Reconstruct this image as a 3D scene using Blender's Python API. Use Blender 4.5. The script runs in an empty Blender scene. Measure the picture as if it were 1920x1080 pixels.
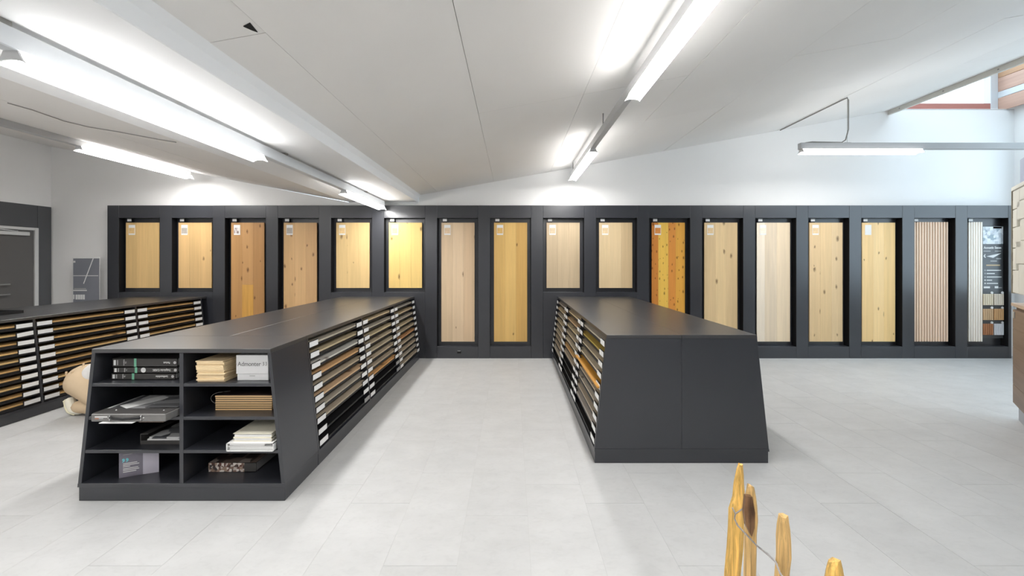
import bpy, bmesh, math, random
from mathutils import Vector, Matrix
random.seed(7)
S = bpy.context.scene
COL = S.collection
# ------------------------------------------------------------------ camera / light / exposure
F = 750.0                       # focal length in pixels of the 1920 px wide frame
H = 1.5                         # eye height
HOR = 489.0                     # horizon row in the photograph
cam = bpy.data.cameras.new('camera'); camo = bpy.data.objects.new('camera', cam); COL.objects.link(camo)
cam.sensor_width = 36.0; cam.lens = 36.0 * F / 1920.0
cam.shift_y = -(540.0 - HOR) / 1920.0
cam.clip_start = 0.05
camo.location = (0, 0, H); camo.rotation_euler = (math.radians(90), 0, 0)
S.camera = camo
W = bpy.data.worlds.new('overcast_sky'); S.world = W; W.use_nodes = True
bgn = W.node_tree.nodes['Background']
bgn.inputs[0].default_value = (0.72, 0.88, 1.0, 1); bgn.inputs[1].default_value = 0.88
LAMP = 11.0                     # radiance of the strip light diffusers
S.view_settings.view_transform = 'Standard'; S.view_settings.look = 'None'
S.view_settings.gamma = 1.0; S.view_settings.use_curve_mapping = False
S.view_settings.exposure = 2.02

# ------------------------------------------------------------------ helpers
def P(x, y, d):
    """point seen at pixel (x, y) at depth d"""
    return Vector(((x - 960) * d / F, d, H - (y - HOR) * d / F))
def lin(c):
    return tuple(((v / 255.0) / 12.92 if v / 255.0 <= 0.04045 else ((v / 255.0 + 0.055) / 1.055) ** 2.4) for v in c)
WL = {}
def link(o, parent=None, loc=(0, 0, 0)):
    COL.objects.link(o); loc = Vector(loc)
    if parent is not None:
        o.parent = parent; o.location = loc - WL.get(parent.name, Vector())
    else:
        o.location = loc
    WL[o.name] = loc
    return o
def tag(o, label=None, cat=None, group=None, kind=None):
    if label: o['label'] = label
    if cat: o['category'] = cat
    if group: o['group'] = group
    if kind: o['kind'] = kind
    return o
def empty(name, loc, label=None, cat=None, group=None, kind=None):
    o = bpy.data.objects.new(name, None); o.empty_display_size = 0.1
    return tag(link(o, None, loc), label, cat, group, kind)
def mobj(name, me, mat, parent=None, loc=(0, 0, 0)):
    o = bpy.data.objects.new(name, me)
    if mat is not None:
        if not me.materials: me.materials.append(mat)
        elif me.materials[0] != mat:
            o.material_slots[0].link = 'OBJECT'; o.material_slots[0].material = mat
    return link(o, parent, loc)
CACHE = {}
def box_me(sx, sy, sz, bev=0.0):
    k = (round(sx, 5), round(sy, 5), round(sz, 5), round(bev, 5))
    if k in CACHE: return CACHE[k]
    bm = bmesh.new(); bmesh.ops.create_cube(bm, size=1.0)
    bmesh.ops.scale(bm, vec=(sx, sy, sz), verts=bm.verts)
    if bev > 0:
        bmesh.ops.bevel(bm, geom=bm.edges[:], offset=min(bev, 0.3 * min(sx, sy, sz)), segments=1, affect='EDGES')
    me = bpy.data.meshes.new('box'); bm.to_mesh(me); bm.free(); CACHE[k] = me
    return me
def box(name, a, b, mat, parent=None, bev=0.0, rot=None):
    a = Vector(a); b = Vector(b); c = (a + b) / 2; d = b - a
    o = mobj(name, box_me(abs(d.x), abs(d.y), abs(d.z), bev), mat, parent, c)
    if rot: o.rotation_euler = rot
    return o
def bm_obj(name, bm, mat, parent=None, loc=(0, 0, 0), smooth=False):
    bmesh.ops.recalc_face_normals(bm, faces=bm.faces[:])
    me = bpy.data.meshes.new(name); bm.to_mesh(me); bm.free()
    if smooth:
        for p in me.polygons: p.use_smooth = True
    return mobj(name, me, mat, parent, loc)
def bm_box(bm, a, b):
    a = Vector(a); b = Vector(b)
    r = bmesh.ops.create_cube(bm, size=1.0)
    bmesh.ops.scale(bm, vec=b - a, verts=r['verts']); bmesh.ops.translate(bm, vec=(a + b) / 2, verts=r['verts'])
def bm_prism(bm, pts, v):
    """extrude the closed 3D polygon pts along v"""
    v = Vector(v); n = len(pts)
    A = [bm.verts.new(Vector(p)) for p in pts]; B = [bm.verts.new(Vector(p) + v) for p in pts]
    bm.faces.new(A); bm.faces.new(B[::-1])
    for i in range(n): bm.faces.new((A[i], B[i], B[(i + 1) % n], A[(i + 1) % n]))
def prism(name, pts, v, mat, parent=None, bev=0.0):
    c = sum((Vector(p) for p in pts), Vector()) / len(pts) + Vector(v) / 2
    bm = bmesh.new(); bm_prism(bm, [Vector(p) - c for p in pts], v)
    if bev: bmesh.ops.bevel(bm, geom=bm.edges[:], offset=bev, segments=1, affect='EDGES')
    return bm_obj(name, bm, mat, parent, c)
def bm_tube(bm, pts, r, seg=6):
    pts = [Vector(p) for p in pts]; rings = []
    up = Vector((0.13, 0.27, 0.95)).normalized()
    for i, p in enumerate(pts):
        t = (pts[min(i + 1, len(pts) - 1)] - pts[max(i - 1, 0)]).normalized()
        a = t.cross(up)
        if a.length < 1e-3: a = t.cross(Vector((1, 0, 0)))
        a.normalize(); b = t.cross(a)
        rr = r[i] if isinstance(r, (list, tuple)) else r
        rings.append([bm.verts.new(p + (a * math.cos(2 * math.pi * k / seg) + b * math.sin(2 * math.pi * k / seg)) * rr) for k in range(seg)])
    for i in range(len(rings) - 1):
        for k in range(seg):
            bm.faces.new((rings[i][k], rings[i][(k + 1) % seg], rings[i + 1][(k + 1) % seg], rings[i + 1][k]))
    bm.faces.new(rings[0][::-1]); bm.faces.new(rings[-1])
def tube(name, pts, r, mat, parent=None, seg=6, loc=None):
    c = Vector(pts[0]) if loc is None else Vector(loc)
    bm = bmesh.new(); bm_tube(bm, [Vector(p) - c for p in pts], r, seg)
    return bm_obj(name, bm, mat, parent, c, smooth=True)
def text(name, s, size, mat, parent, loc, rot=(math.radians(90), 0, 0), align='CENTER', bold=0.0, width=None):
    cu = bpy.data.curves.new(name, 'FONT'); cu.body = s; cu.size = size; cu.align_x = align; cu.align_y = 'CENTER'
    cu.extrude = 0.0004; cu.offset = bold; cu.resolution_u = 3
    t = bpy.data.objects.new(name, cu); COL.objects.link(t); bpy.context.view_layer.update()
    me = bpy.data.meshes.new_from_object(t.evaluated_get(bpy.context.evaluated_depsgraph_get()))
    bpy.data.objects.remove(t)
    if width:
        xs = [v.co.x for v in me.vertices]; k = width / (max(xs) - min(xs))
        for v in me.vertices: v.co.x *= k
    o = mobj(name, me, mat, parent, loc); o.rotation_euler = rot
    return o
ORD = ['top', 'second', 'third', 'fourth', 'fifth', 'sixth', 'seventh', 'eighth', 'ninth', 'tenth', 'eleventh', 'twelfth', 'thirteenth', 'fourteenth', 'fifteenth', 'sixteenth', 'seventeenth']

# ------------------------------------------------------------------ materials
def mat(name, col, rough=0.5, spec=0.5, metal=0.0, noise=0.0, nscale=8.0, bump=0.0, bscale=200.0, rvar=0.0, emit=None):
    m = bpy.data.materials.new(name); m.use_nodes = True
    nt = m.node_tree; b = nt.nodes['Principled BSDF']
    c = (*col, 1)
    b.inputs['Base Color'].default_value = c; b.inputs['Roughness'].default_value = rough
    b.inputs['Specular IOR Level'].default_value = spec; b.inputs['Metallic'].default_value = metal
    tc = nt.nodes.new('ShaderNodeTexCoord')
    n = nt.nodes.new('ShaderNodeTexNoise'); n.inputs['Scale'].default_value = nscale; n.inputs['Detail'].default_value = 5
    nt.links.new(tc.outputs['Object'], n.inputs['Vector'])
    if noise > 0 or rvar > 0:
        mr = nt.nodes.new('ShaderNodeMapRange'); mr.inputs[1].default_value = 0.3; mr.inputs[2].default_value = 0.7
        mr.inputs[3].default_value = 1 - noise; mr.inputs[4].default_value = 1 + noise
        nt.links.new(n.outputs[0], mr.inputs[0])
        val = mr.outputs[0]
        if rvar > 0:
            oi = nt.nodes.new('ShaderNodeObjectInfo')
            m2 = nt.nodes.new('ShaderNodeMapRange'); m2.inputs[3].default_value = 1 - rvar; m2.inputs[4].default_value = 1 + rvar
            nt.links.new(oi.outputs['Random'], m2.inputs[0])
            mu = nt.nodes.new('ShaderNodeMath'); mu.operation = 'MULTIPLY'
            nt.links.new(val, mu.inputs[0]); nt.links.new(m2.outputs[0], mu.inputs[1]); val = mu.outputs[0]
        mx = nt.nodes.new('ShaderNodeVectorMath'); mx.operation = 'SCALE'; mx.inputs[0].default_value = col
        nt.links.new(val, mx.inputs['Scale']); nt.links.new(mx.outputs[0], b.inputs['Base Color'])
    if bump > 0:
        n2 = nt.nodes.new('ShaderNodeTexNoise'); n2.inputs['Scale'].default_value = bscale
        nt.links.new(tc.outputs['Object'], n2.inputs['Vector'])
        bp = nt.nodes.new('ShaderNodeBump'); bp.inputs['Strength'].default_value = bump; bp.inputs['Distance'].default_value = 0.002
        nt.links.new(n2.outputs[0], bp.inputs['Height']); nt.links.new(bp.outputs[0], b.inputs['Normal'])
    if emit:
        b.inputs['Emission Color'].default_value = (*emit[0], 1); b.inputs['Emission Strength'].default_value = emit[1]
    return m
WOODS = {}
def wood(rgb, knots=0.0, axis='Z', var=0.10, rough=0.45, rvar=0.05, kscale=1.0, gs=1.0):
    key = (tuple(rgb), knots, axis, var, rvar, kscale, gs)
    if key in WOODS: return WOODS[key]
    col = lin(rgb)
    m = bpy.data.materials.new('wood_%d' % len(WOODS)); m.use_nodes = True; WOODS[key] = m
    nt = m.node_tree; N = nt.nodes.new; L = nt.links.new
    b = nt.nodes['Principled BSDF']; b.inputs['Roughness'].default_value = rough; b.inputs['Specular IOR Level'].default_value = 0.35
    tc = N('ShaderNodeTexCoord'); oi = N('ShaderNodeObjectInfo')
    add = N('ShaderNodeVectorMath'); add.operation = 'ADD'
    sc = N('ShaderNodeVectorMath'); sc.operation = 'SCALE'; sc.inputs[0].default_value = (37.0, 11.0, 53.0)
    L(oi.outputs['Random'], sc.inputs['Scale']); L(tc.outputs['Object'], add.inputs[0]); L(sc.outputs[0], add.inputs[1])
    mp = N('ShaderNodeMapping')
    s = {'Z': (34, 34, 1.3), 'Y': (34, 1.3, 34), 'X': (1.3, 34, 34)}[axis]
    s = tuple(v * gs for v in s); mp.inputs['Scale'].default_value = s
    L(add.outputs[0], mp.inputs['Vector'])
    g = N('ShaderNodeTexNoise'); g.inputs['Scale'].default_value = 1.0; g.inputs['Detail'].default_value = 7; g.inputs['Roughness'].default_value = 0.62; g.inputs['Distortion'].default_value = 0.5
    L(mp.outputs[0], g.inputs['Vector'])
    mp2 = N('ShaderNodeMapping'); mp2.inputs['Scale'].default_value = tuple(v / 6.0 for v in s)
    L(add.outputs[0], mp2.inputs['Vector'])
    g2 = N('ShaderNodeTexNoise'); g2.inputs['Scale'].default_value = 1.0; g2.inputs['Detail'].default_value = 3
    L(mp2.outputs[0], g2.inputs['Vector'])
    mix = N('ShaderNodeMath'); mix.operation = 'ADD'; L(g.outputs[0], mix.inputs[0]); L(g2.outputs[0], mix.inputs[1])
    ramp = N('ShaderNodeMapRange'); ramp.inputs[1].default_value = 0.7; ramp.inputs[2].default_value = 1.3
    ramp.inputs[3].default_value = 1 - var; ramp.inputs[4].default_value = 1 + var
    L(mix.outputs[0], ramp.inputs[0])
    rv = N('ShaderNodeMapRange'); rv.inputs[3].default_value = 1 - rvar; rv.inputs[4].default_value = 1 + rvar
    L(oi.outputs['Random'], rv.inputs[0])
    mu = N('ShaderNodeMath'); mu.operation = 'MULTIPLY'; L(ramp.outputs[0], mu.inputs[0]); L(rv.outputs[0], mu.inputs[1])
    cs = N('ShaderNodeVectorMath'); cs.operation = 'SCALE'; cs.inputs[0].default_value = col
    L(mu.outputs[0], cs.inputs['Scale'])
    out = cs.outputs[0]
    if knots > 0:
        km = N('ShaderNodeMapping')
        ks = {'Z': (9 * kscale, 0.0, 4.5 * kscale), 'Y': (9 * kscale, 4.5 * kscale, 0), 'X': (4.5 * kscale, 9 * kscale, 0)}[axis]
        km.inputs['Scale'].default_value = ks; L(add.outputs[0], km.inputs['Vector'])
        # wobble so that knots are not perfect ovals
        wn = N('ShaderNodeTexNoise'); wn.inputs['Scale'].default_value = 6.0; L(km.outputs[0], wn.inputs['Vector'])
        wa = N('ShaderNodeVectorMath'); wa.operation = 'MULTIPLY_ADD'; wa.inputs[1].default_value = (0.16, 0.16 if axis != 'Z' else 0.0, 0.16 if axis == 'Z' else 0.0)
        L(wn.outputs['Color'], wa.inputs[0]); L(km.outputs[0], wa.inputs[2])
        v = N('ShaderNodeTexVoronoi'); v.voronoi_dimensions = '2D'; v.inputs['Scale'].default_value = 1.0
        sx_ = N('ShaderNodeSeparateXYZ'); L(wa.outputs[0], sx_.inputs[0])
        cx_ = N('ShaderNodeCombineXYZ'); L(sx_.outputs[0], cx_.inputs[0]); L(sx_.outputs[{'Z': 2, 'Y': 1, 'X': 1}[axis]], cx_.inputs[1]); L(cx_.outputs[0], v.inputs['Vector'])
        sep = N('ShaderNodeSeparateColor'); L(v.outputs['Color'], sep.inputs[0])
        gate = N('ShaderNodeMath'); gate.operation = 'LESS_THAN'; gate.inputs[1].default_value = knots; L(sep.outputs[0], gate.inputs[0])
        rad = N('ShaderNodeMapRange'); rad.inputs[3].default_value = 0.08; rad.inputs[4].default_value = 0.26; L(sep.outputs[1], rad.inputs[0])
        dv = N('ShaderNodeMath'); dv.operation = 'DIVIDE'; L(v.outputs['Distance'], dv.inputs[0]); L(rad.outputs[0], dv.inputs[1])
        kr = N('ShaderNodeMapRange'); kr.inputs[1].default_value = 0.25; kr.inputs[2].default_value = 1.0; kr.inputs[3].default_value = 0.85; kr.inputs[4].default_value = 0.0
        L(dv.outputs[0], kr.inputs[0])
        km2 = N('ShaderNodeMath'); km2.operation = 'MULTIPLY'; L(kr.outputs[0], km2.inputs[0]); L(gate.outputs[0], km2.inputs[1])
        mc = N('ShaderNodeMix'); mc.data_type = 'RGBA'
        L(km2.outputs[0], mc.inputs['Factor']); L(out, mc.inputs['A'])
        mc.inputs['B'].default_value = (col[0] * 0.22, col[1] * 0.16, col[2] * 0.13, 1)
        out = mc.outputs['Result']
    L(out, b.inputs['Base Color'])
    bp = N('ShaderNodeBump'); bp.inputs['Strength'].default_value = 0.12; bp.inputs['Distance'].default_value = 0.001
    L(g.outputs[0], bp.inputs['Height']); L(bp.outputs[0], b.inputs['Normal'])
    return m
M = {}
M['plaster'] = mat('white_plaster', (0.90, 0.893, 0.882), 0.85, 0.3, noise=0.015, nscale=1.2, bump=0.08, bscale=60)
M['ceil'] = mat('ceiling_board', (0.83, 0.81, 0.785), 0.8, 0.3, noise=0.02, nscale=0.9, rvar=0.012)
M['soffit'] = mat('soffit_white', (0.86, 0.865, 0.87), 0.7, 0.3, noise=0.012, nscale=1.5)
M['joint'] = mat('joint_backing', (0.42, 0.39, 0.35), 0.9)  # even tone of the backing boards behind the open ceiling joints
M['dark'] = mat('anthracite_laminate', (0.026, 0.0275, 0.034), 0.31, 0.8, noise=0.05, nscale=3)
M['darktop'] = mat('anthracite_worktop', (0.030, 0.030, 0.032), 0.34, 1.0, noise=0.05, nscale=3)
M['niche'] = mat('black_and_shade', (0.006, 0.006, 0.007), 0.5, 0.3, noise=0.05, nscale=4)  # carries painted shade on niche sides and bookcase back; plain black elsewhere
M['black'] = mat('black_plastic', (0.008, 0.008, 0.009), 0.5, 0.35, noise=0.06, nscale=20)
M['card'] = mat('white_card', (0.80, 0.80, 0.79), 0.6, 0.3, noise=0.02, nscale=30)
M['cardgrey'] = mat('grey_card', (0.34, 0.34, 0.34), 0.6, 0.3, noise=0.02, nscale=30)
M['metal'] = mat('brushed_metal', (0.6, 0.6, 0.6), 0.35, 0.5, metal=0.9, noise=0.04, nscale=40)
M['rail'] = mat('white_painted_rail', (0.66, 0.68, 0.70), 0.45, 0.4, noise=0.015, nscale=6)
M['railgrey'] = mat('grey_painted_rail', (0.50, 0.51, 0.52), 0.45, 0.4, noise=0.015, nscale=6)
M['cap'] = mat('grey_end_cap', (0.62, 0.62, 0.62), 0.5, 0.4, noise=0.02, nscale=10)
M['diff'] = mat('lit_diffuser', (0.9, 0.9, 0.9), 0.5, 0.2, emit=((1.0, 0.985, 0.965), LAMP * 1.65))
M['diffside'] = mat('lit_diffuser_flank', (0.9, 0.9, 0.9), 0.5, 0.2, emit=((1.0, 0.985, 0.965), LAMP * 0.30))
M['wire'] = mat('galvanised_wire', (0.42, 0.40, 0.40), 0.4, 0.5, metal=0.6, noise=0.1, nscale=50)
M['cable'] = mat('grey_cable', (0.32, 0.31, 0.29), 0.6, 0.3, noise=0.03, nscale=10)
M['doorleaf'] = mat('grey_door_leaf', (0.115, 0.110, 0.105), 0.45, 0.5, noise=0.04, nscale=2)
M['doorpanel'] = mat('grey_wall_panel', (0.085, 0.087, 0.092), 0.5, 0.4, noise=0.03, nscale=2)
M['frame'] = mat('light_grey_frame', (0.60, 0.60, 0.59), 0.5, 0.4, noise=0.02, nscale=5)
M['green'] = mat('mint_green_stripe', lin((120, 185, 155)), 0.5, 0.3, noise=0.02)
M['binder'] = mat('charcoal_binder', (0.055, 0.052, 0.050), 0.5, 0.4, noise=0.08, nscale=30)
M['print'] = mat('white_print', (0.75, 0.75, 0.74), 0.6, 0.2, noise=0.02)
M['greyprint'] = mat('grey_print', (0.42, 0.42, 0.42), 0.6, 0.2, noise=0.02)
M['paper'] = mat('white_paper', (0.78, 0.78, 0.77), 0.6, 0.3, noise=0.03, nscale=20)
M['cream'] = mat('cream_paper', lin((232, 208, 168)), 0.7, 0.2, noise=0.04, nscale=30, rvar=0.04)
M['creambook'] = mat('ivory_cover', lin((228, 223, 205)), 0.6, 0.3, noise=0.03, nscale=15)

def floor_mat():
    m = bpy.data.materials.new('concrete_look_vinyl'); m.use_nodes = True
    nt = m.node_tree; N = nt.nodes.new; L = nt.links.new; b = nt.nodes['Principled BSDF']
    tc = N('ShaderNodeTexCoord'); ge = N('ShaderNodeNewGeometry'); oi = N('ShaderNodeObjectInfo')
    mp = N('ShaderNodeMapping'); mp.inputs['Scale'].default_value = (1.6, 2.6, 1); L(ge.outputs['Position'], mp.inputs['Vector'])
    off = N('ShaderNodeVectorMath'); off.operation = 'SCALE'; off.inputs[0].default_value = (3.0, 5.0, 0.0); L(oi.outputs['Random'], off.inputs['Scale'])
    ad = N('ShaderNodeVectorMath'); ad.operation = 'ADD'; L(mp.outputs[0], ad.inputs[0]); L(off.outputs[0], ad.inputs[1])
    n1 = N('ShaderNodeTexNoise'); n1.inputs['Scale'].default_value = 2.0; n1.inputs['Detail'].default_value = 8; n1.inputs['Roughness'].default_value = 0.62; L(ad.outputs[0], n1.inputs['Vector'])
    n2 = N('ShaderNodeTexNoise'); n2.inputs['Scale'].default_value = 11.0; n2.inputs['Detail'].default_value = 6; n2.inputs['Distortion'].default_value = 1.2; L(ad.outputs[0], n2.inputs['Vector'])
    m1 = N('ShaderNodeMapRange'); m1.inputs[1].default_value = 0.3; m1.inputs[2].default_value = 0.7; m1.inputs[3].default_value = 0.93; m1.inputs[4].default_value = 1.05; L(n1.outputs[0], m1.inputs[0])
    m2 = N('ShaderNodeMapRange'); m2.inputs[1].default_value = 0.25; m2.inputs[2].default_value = 0.5; m2.inputs[3].default_value = 0.94; m2.inputs[4].default_value = 1.0; L(n2.outputs[0], m2.inputs[0])
    m3 = N('ShaderNodeMapRange'); m3.inputs[3].default_value = 0.985; m3.inputs[4].default_value = 1.015; L(oi.outputs['Random'], m3.inputs[0])
    a = N('ShaderNodeMath'); a.operation = 'MULTIPLY'; L(m1.outputs[0], a.inputs[0]); L(m2.outputs[0], a.inputs[1])
    c = N('ShaderNodeMath'); c.operation = 'MULTIPLY'; L(a.outputs[0], c.inputs[0]); L(m3.outputs[0], c.inputs[1])
    v = N('ShaderNodeVectorMath'); v.operation = 'SCALE'; v.inputs[0].default_value = (0.49, 0.493, 0.49); L(c.outputs[0], v.inputs['Scale'])
    L(v.outputs[0], b.inputs['Base Color'])
    b.inputs['Roughness'].default_value = 0.5; b.inputs['Specular IOR Level'].default_value = 0.35
    return m
M['floor'] = floor_mat()
M['subfloor'] = mat('floor_joint', (0.44, 0.44, 0.43), 0.8, noise=0.03)
def photo_mat(name, cols, scale=20.0, stretch=(1, 1, 1)):
    """busy flat print"""
    m = bpy.data.materials.new(name); m.use_nodes = True
    nt = m.node_tree; N = nt.nodes.new; L = nt.links.new; b = nt.nodes['Principled BSDF']; b.inputs['Roughness'].default_value = 0.4
    tc = N('ShaderNodeTexCoord'); mp = N('ShaderNodeMapping'); mp.inputs['Scale'].default_value = stretch; L(tc.outputs['Object'], mp.inputs[0])
    v = N('ShaderNodeTexVoronoi'); v.inputs['Scale'].default_value = scale; v.distance = 'CHEBYCHEV'; L(mp.outputs[0], v.inputs['Vector'])
    sep = N('ShaderNodeSeparateColor'); L(v.outputs['Color'], sep.inputs[0])
    r = N('ShaderNodeValToRGB'); r.color_ramp.interpolation = 'CONSTANT'
    while len(r.color_ramp.elements) < len(cols): r.color_ramp.elements.new(0.5)
    for i, c in enumerate(cols):
        r.color_ramp.elements[i].position = i / len(cols); r.color_ramp.elements[i].color = (*lin(c), 1)
    L(sep.outputs[0], r.inputs[0]); L(r.outputs[0], b.inputs['Base Color'])
    return m

# ------------------------------------------------------------------ room constants
XL, XR = -7.25, 7.90           # side walls
YB, YF = 6.29, -5.0            # back wall, wall behind the camera
YD = 6.15                      # face of the dark display wall
VR, VL = -1.468, -2.566        # soffit strip edges
ZS = 2.42                      # soffit underside
XE = 5.93                      # right ceiling ends here
def zr(x): return 2.53 + 0.18 * (x - VR)
def zl(x): return 2.425 + 0.186 * (VL - x)

# ------------------------------------------------------------------ floor
TW, TL = 0.363, 0.86
fl = box('floor', (XL - 0.1, YF - 0.1, -0.05), (XR + 0.1, YB + 0.1, -0.0010), M['subfloor']); tag(fl, kind='structure')
tiles = []
i0 = int(math.floor((XL + 0.271) / TW)); i1 = int(math.ceil((XR + 0.271) / TW))
for i in range(i0, i1):
    x0 = -0.271 + i * TW; x1 = x0 + TW
    x0 = max(x0, XL); x1 = min(x1, XR)
    if x1 - x0 < 0.02: continue
    offs = (3.214 + (0.0, 0.38, 0.14, 0.55)[i % 4] * TL) % TL
    y = offs - TL * 8
    while y < YB:
        a, b_ = max(y, YF), min(y + TL, YB)
        if b_ - a > 0.02:
            cx, cy = (x0 + x1) / 2, (a + b_) / 2
            px = 0
            if cy > 1.3:
                u = 960 + F * cx / cy; vv = HOR + F * H / cy
                if -80 < u < 2000 and vv < 1150:
                    hid = (-2.7 < cx < -1.42 and cy > 2.6) or (0.62 < cx < 1.88 and cy > 3.1) or (cx < -4.65) 
                    if not hid: px = 1 / cy
            tiles.append((px, x0, x1, a, b_))
        y += TL
tiles.sort(key=lambda t: -t[0])
G = 0.0007
rest = bmesh.new()
for k, (px, x0, x1, a, b_) in enumerate(tiles):
    if k < 300 and px > 0:
        box('floor_tile', (x0 + G, a + G, -0.0012), (x1 - G, b_ - G, 0.0), M['floor'], fl)
    else:
        bm_box(rest, (x0 + G, a + G, -0.0012), (x1 - G, b_ - G, 0.0))
o = bm_obj('floor_tiles', rest, M['floor'], fl, WL['floor'] * 0)
o['kind'] = 'stuff'

# ------------------------------------------------------------------ walls
wb = prism('wall_back', [(XL, YB, 0), (XR, YB, 0), (XR, YB, 3.88), (XE, YB, 3.88), (VR, YB, zr(VR) + 0.02), (VR, YB, ZS), (VL, YB, ZS), (XL, YB, zl(XL) + 0.02)], (0, 0.1, 0), M['plaster'])
tag(wb, kind='structure')
tag(box('wall_left', (XL - 0.1, YF, 0), (XL, YB, zl(XL) + 0.05), M['plaster']), kind='structure')
bm = bmesh.new()
WY0, WY1, WZ0, WZ1 = 0.6, 6.0, 0.95, 3.55        # large window beside the frame, mirrored in the display wall
for a_, b_ in (((XR, YF, 0), (XR + .1, YB + .3, WZ0)), ((XR, YF, WZ1), (XR + .1, YB + .3, 5.0)), ((XR, YF, WZ0), (XR + .1, WY0, WZ1)), ((XR, WY1, WZ0), (XR + .1, YB + .3, WZ1))): bm_box(bm, a_, b_)
wr = bm_obj('wall_right', bm, M['plaster']); tag(wr, kind='structure')
tag(box('wall_front', (XL, YF - 0.1, 0), (XR, YF, 5.0), mat('grey_plaster', (0.22, 0.22, 0.225), 0.8, noise=0.03, nscale=2)), kind='structure')

# ceilings: backing boards and single panels with open joints
PW = 0.886
cr = prism('ceiling', [(VR, YF, zr(VR) + 0.03), (XE, YF, zr(XE) + 0.03), (XE, YF, zr(XE) + 0.10), (VR, YF, zr(VR) + 0.10)], (0, YB - YF, 0), M['joint']); tag(cr, kind='structure')
def slope_panel(name, x0, x1, y0, y1, zf, th, m, parent, jit=0.0):
    d = Vector((0, 0, jit))
    return prism(name, [Vector((x0, y0, zf(x0))) + d, Vector((x1, y0, zf(x1))) + d, Vector((x1, y0, zf(x1) + th)) + d, Vector((x0, y0, zf(x0) + th)) + d], (0, y1 - y0, 0), m, parent)
xs = [VR + 0.002] + [-1.17 + PW * k for k in range(8)] + [XE]
cuts = [(4.46, 1.9, -0.7, -3.2), (3.37, 0.87, -1.6, -4.1)]
for k in range(len(xs) - 1):
    ys = [YB] + [c for c in cuts[k % 2]] + [YF]
    if k in (2, 5): ys = [YB] + list(cuts[1]) + [YF]
    for j in range(len(ys) - 1):
        g = 0.0012 if (k + j) % 3 else 0.0022
        slope_panel('ceiling_panel', xs[k] + g, xs[k + 1] - g, ys[j + 1] + g, ys[j] - g, zr, 0.028, M['ceil'], cr, random.uniform(-0.0015, 0.0015))
cl = prism('ceiling', [(XL, YF, zl(XL) + 0.03), (VL, YF, zl(VL) + 0.03), (VL, YF, zl(VL) + 0.1), (XL, YF, zl(XL) + 0.1)], (0, YB - YF, 0), M['joint']); tag(cl, kind='structure')
xs = [VL - PW * k for k in range(6)]; xs = [x for x in xs if x > XL] + [XL]
for k in range(len(xs) - 1):
    ys = [YB] + list(cuts[(k + 1) % 2]) + [YF]
    for j in range(len(ys) - 1):
        g = 0.0022
        slope_panel('ceiling_panel', xs[k + 1] + g, xs[k] - g, ys[j + 1] + g, ys[j] - g, zl, 0.028, M['ceil'], cl, random.uniform(-0.001, 0.001))
sf = box('trim_1', (VL + 0.006, YF, ZS), (VR - 0.012, YB, ZS + 0.08), M['soffit']); tag(sf, kind='structure')
sb = box('side_board', (VR - 0.014, YF, ZS - 0.006), (VR, YB, zr(VR) + 0.03), M['soffit'], sf, bev=0.004)
prism('cove_strip', [(VR, YF, zr(VR) - 0.004), (VR + 0.035, YF, zr(VR + 0.035)), (VR, YF, zr(VR) - 0.035)], (0, YB - YF, 0), M['soffit'], sf)
box('end_strip', (VL + 0.25, YB - 0.02, ZS - 0.02), (VR, YB - 0.001, ZS), M['soffit'], sf, bev=0.004)
# wall strip under the sloping ceiling
# missing corners of the ceiling boards
def chip(px, py, w, h_):
    # pixel -> point on the right hand ceiling plane
    u = (px - 960) / F; v = (HOR - py) / F
    d = (2.53 - 0.18 * VR - H) / (v - 0.18 * u)
    c = Vector((u * d, d, H + v * d - 0.004))
    bm = bmesh.new()
    bm_prism(bm, [(-w, -h_ * 0.6, -0.18 * w), (w, -h_, 0.18 * w), (w * 0.5, h_, 0.09 * w), (-w * 0.2, h_ * 0.4, -0.03 * w)], (0, 0, 0.004))
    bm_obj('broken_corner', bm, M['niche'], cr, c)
chip(470, 52, 0.020, 0.035); chip(409, 111, 0.008, 0.015)
# hairline gaps between panels near the back wall
# light coving strip / cover batten at the open edge of the right ceiling
eb = empty('trim_2', (XE, 0, zr(XE)), kind='structure')
box('cover_batten', (XE - .022, YF, zr(XE) - .072), (XE + .012, YB, zr(XE) - .004), mat('pale_edge_batten', (0.66, 0.64, 0.59), 0.6, noise=0.04, nscale=3), eb, bev=.003)
box('shadow_gap', (XE - .016, YF, zr(XE) - .004), (XE + .012, YB, zr(XE) + .03), M['cable'], eb)
for k in range(9):
    y = 6.1 - k * 0.62
    mobj('screw', box_me(0.006, 0.016, 0.016, 0.002), M['cable'], eb, (XE - 0.023, y, zr(XE) - 0.036))
box('fascia_board', (XE, YF, zr(XE) - 0.01), (XE + 0.03, YB + 0.3, 5.0), M['soffit'], eb)

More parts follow.
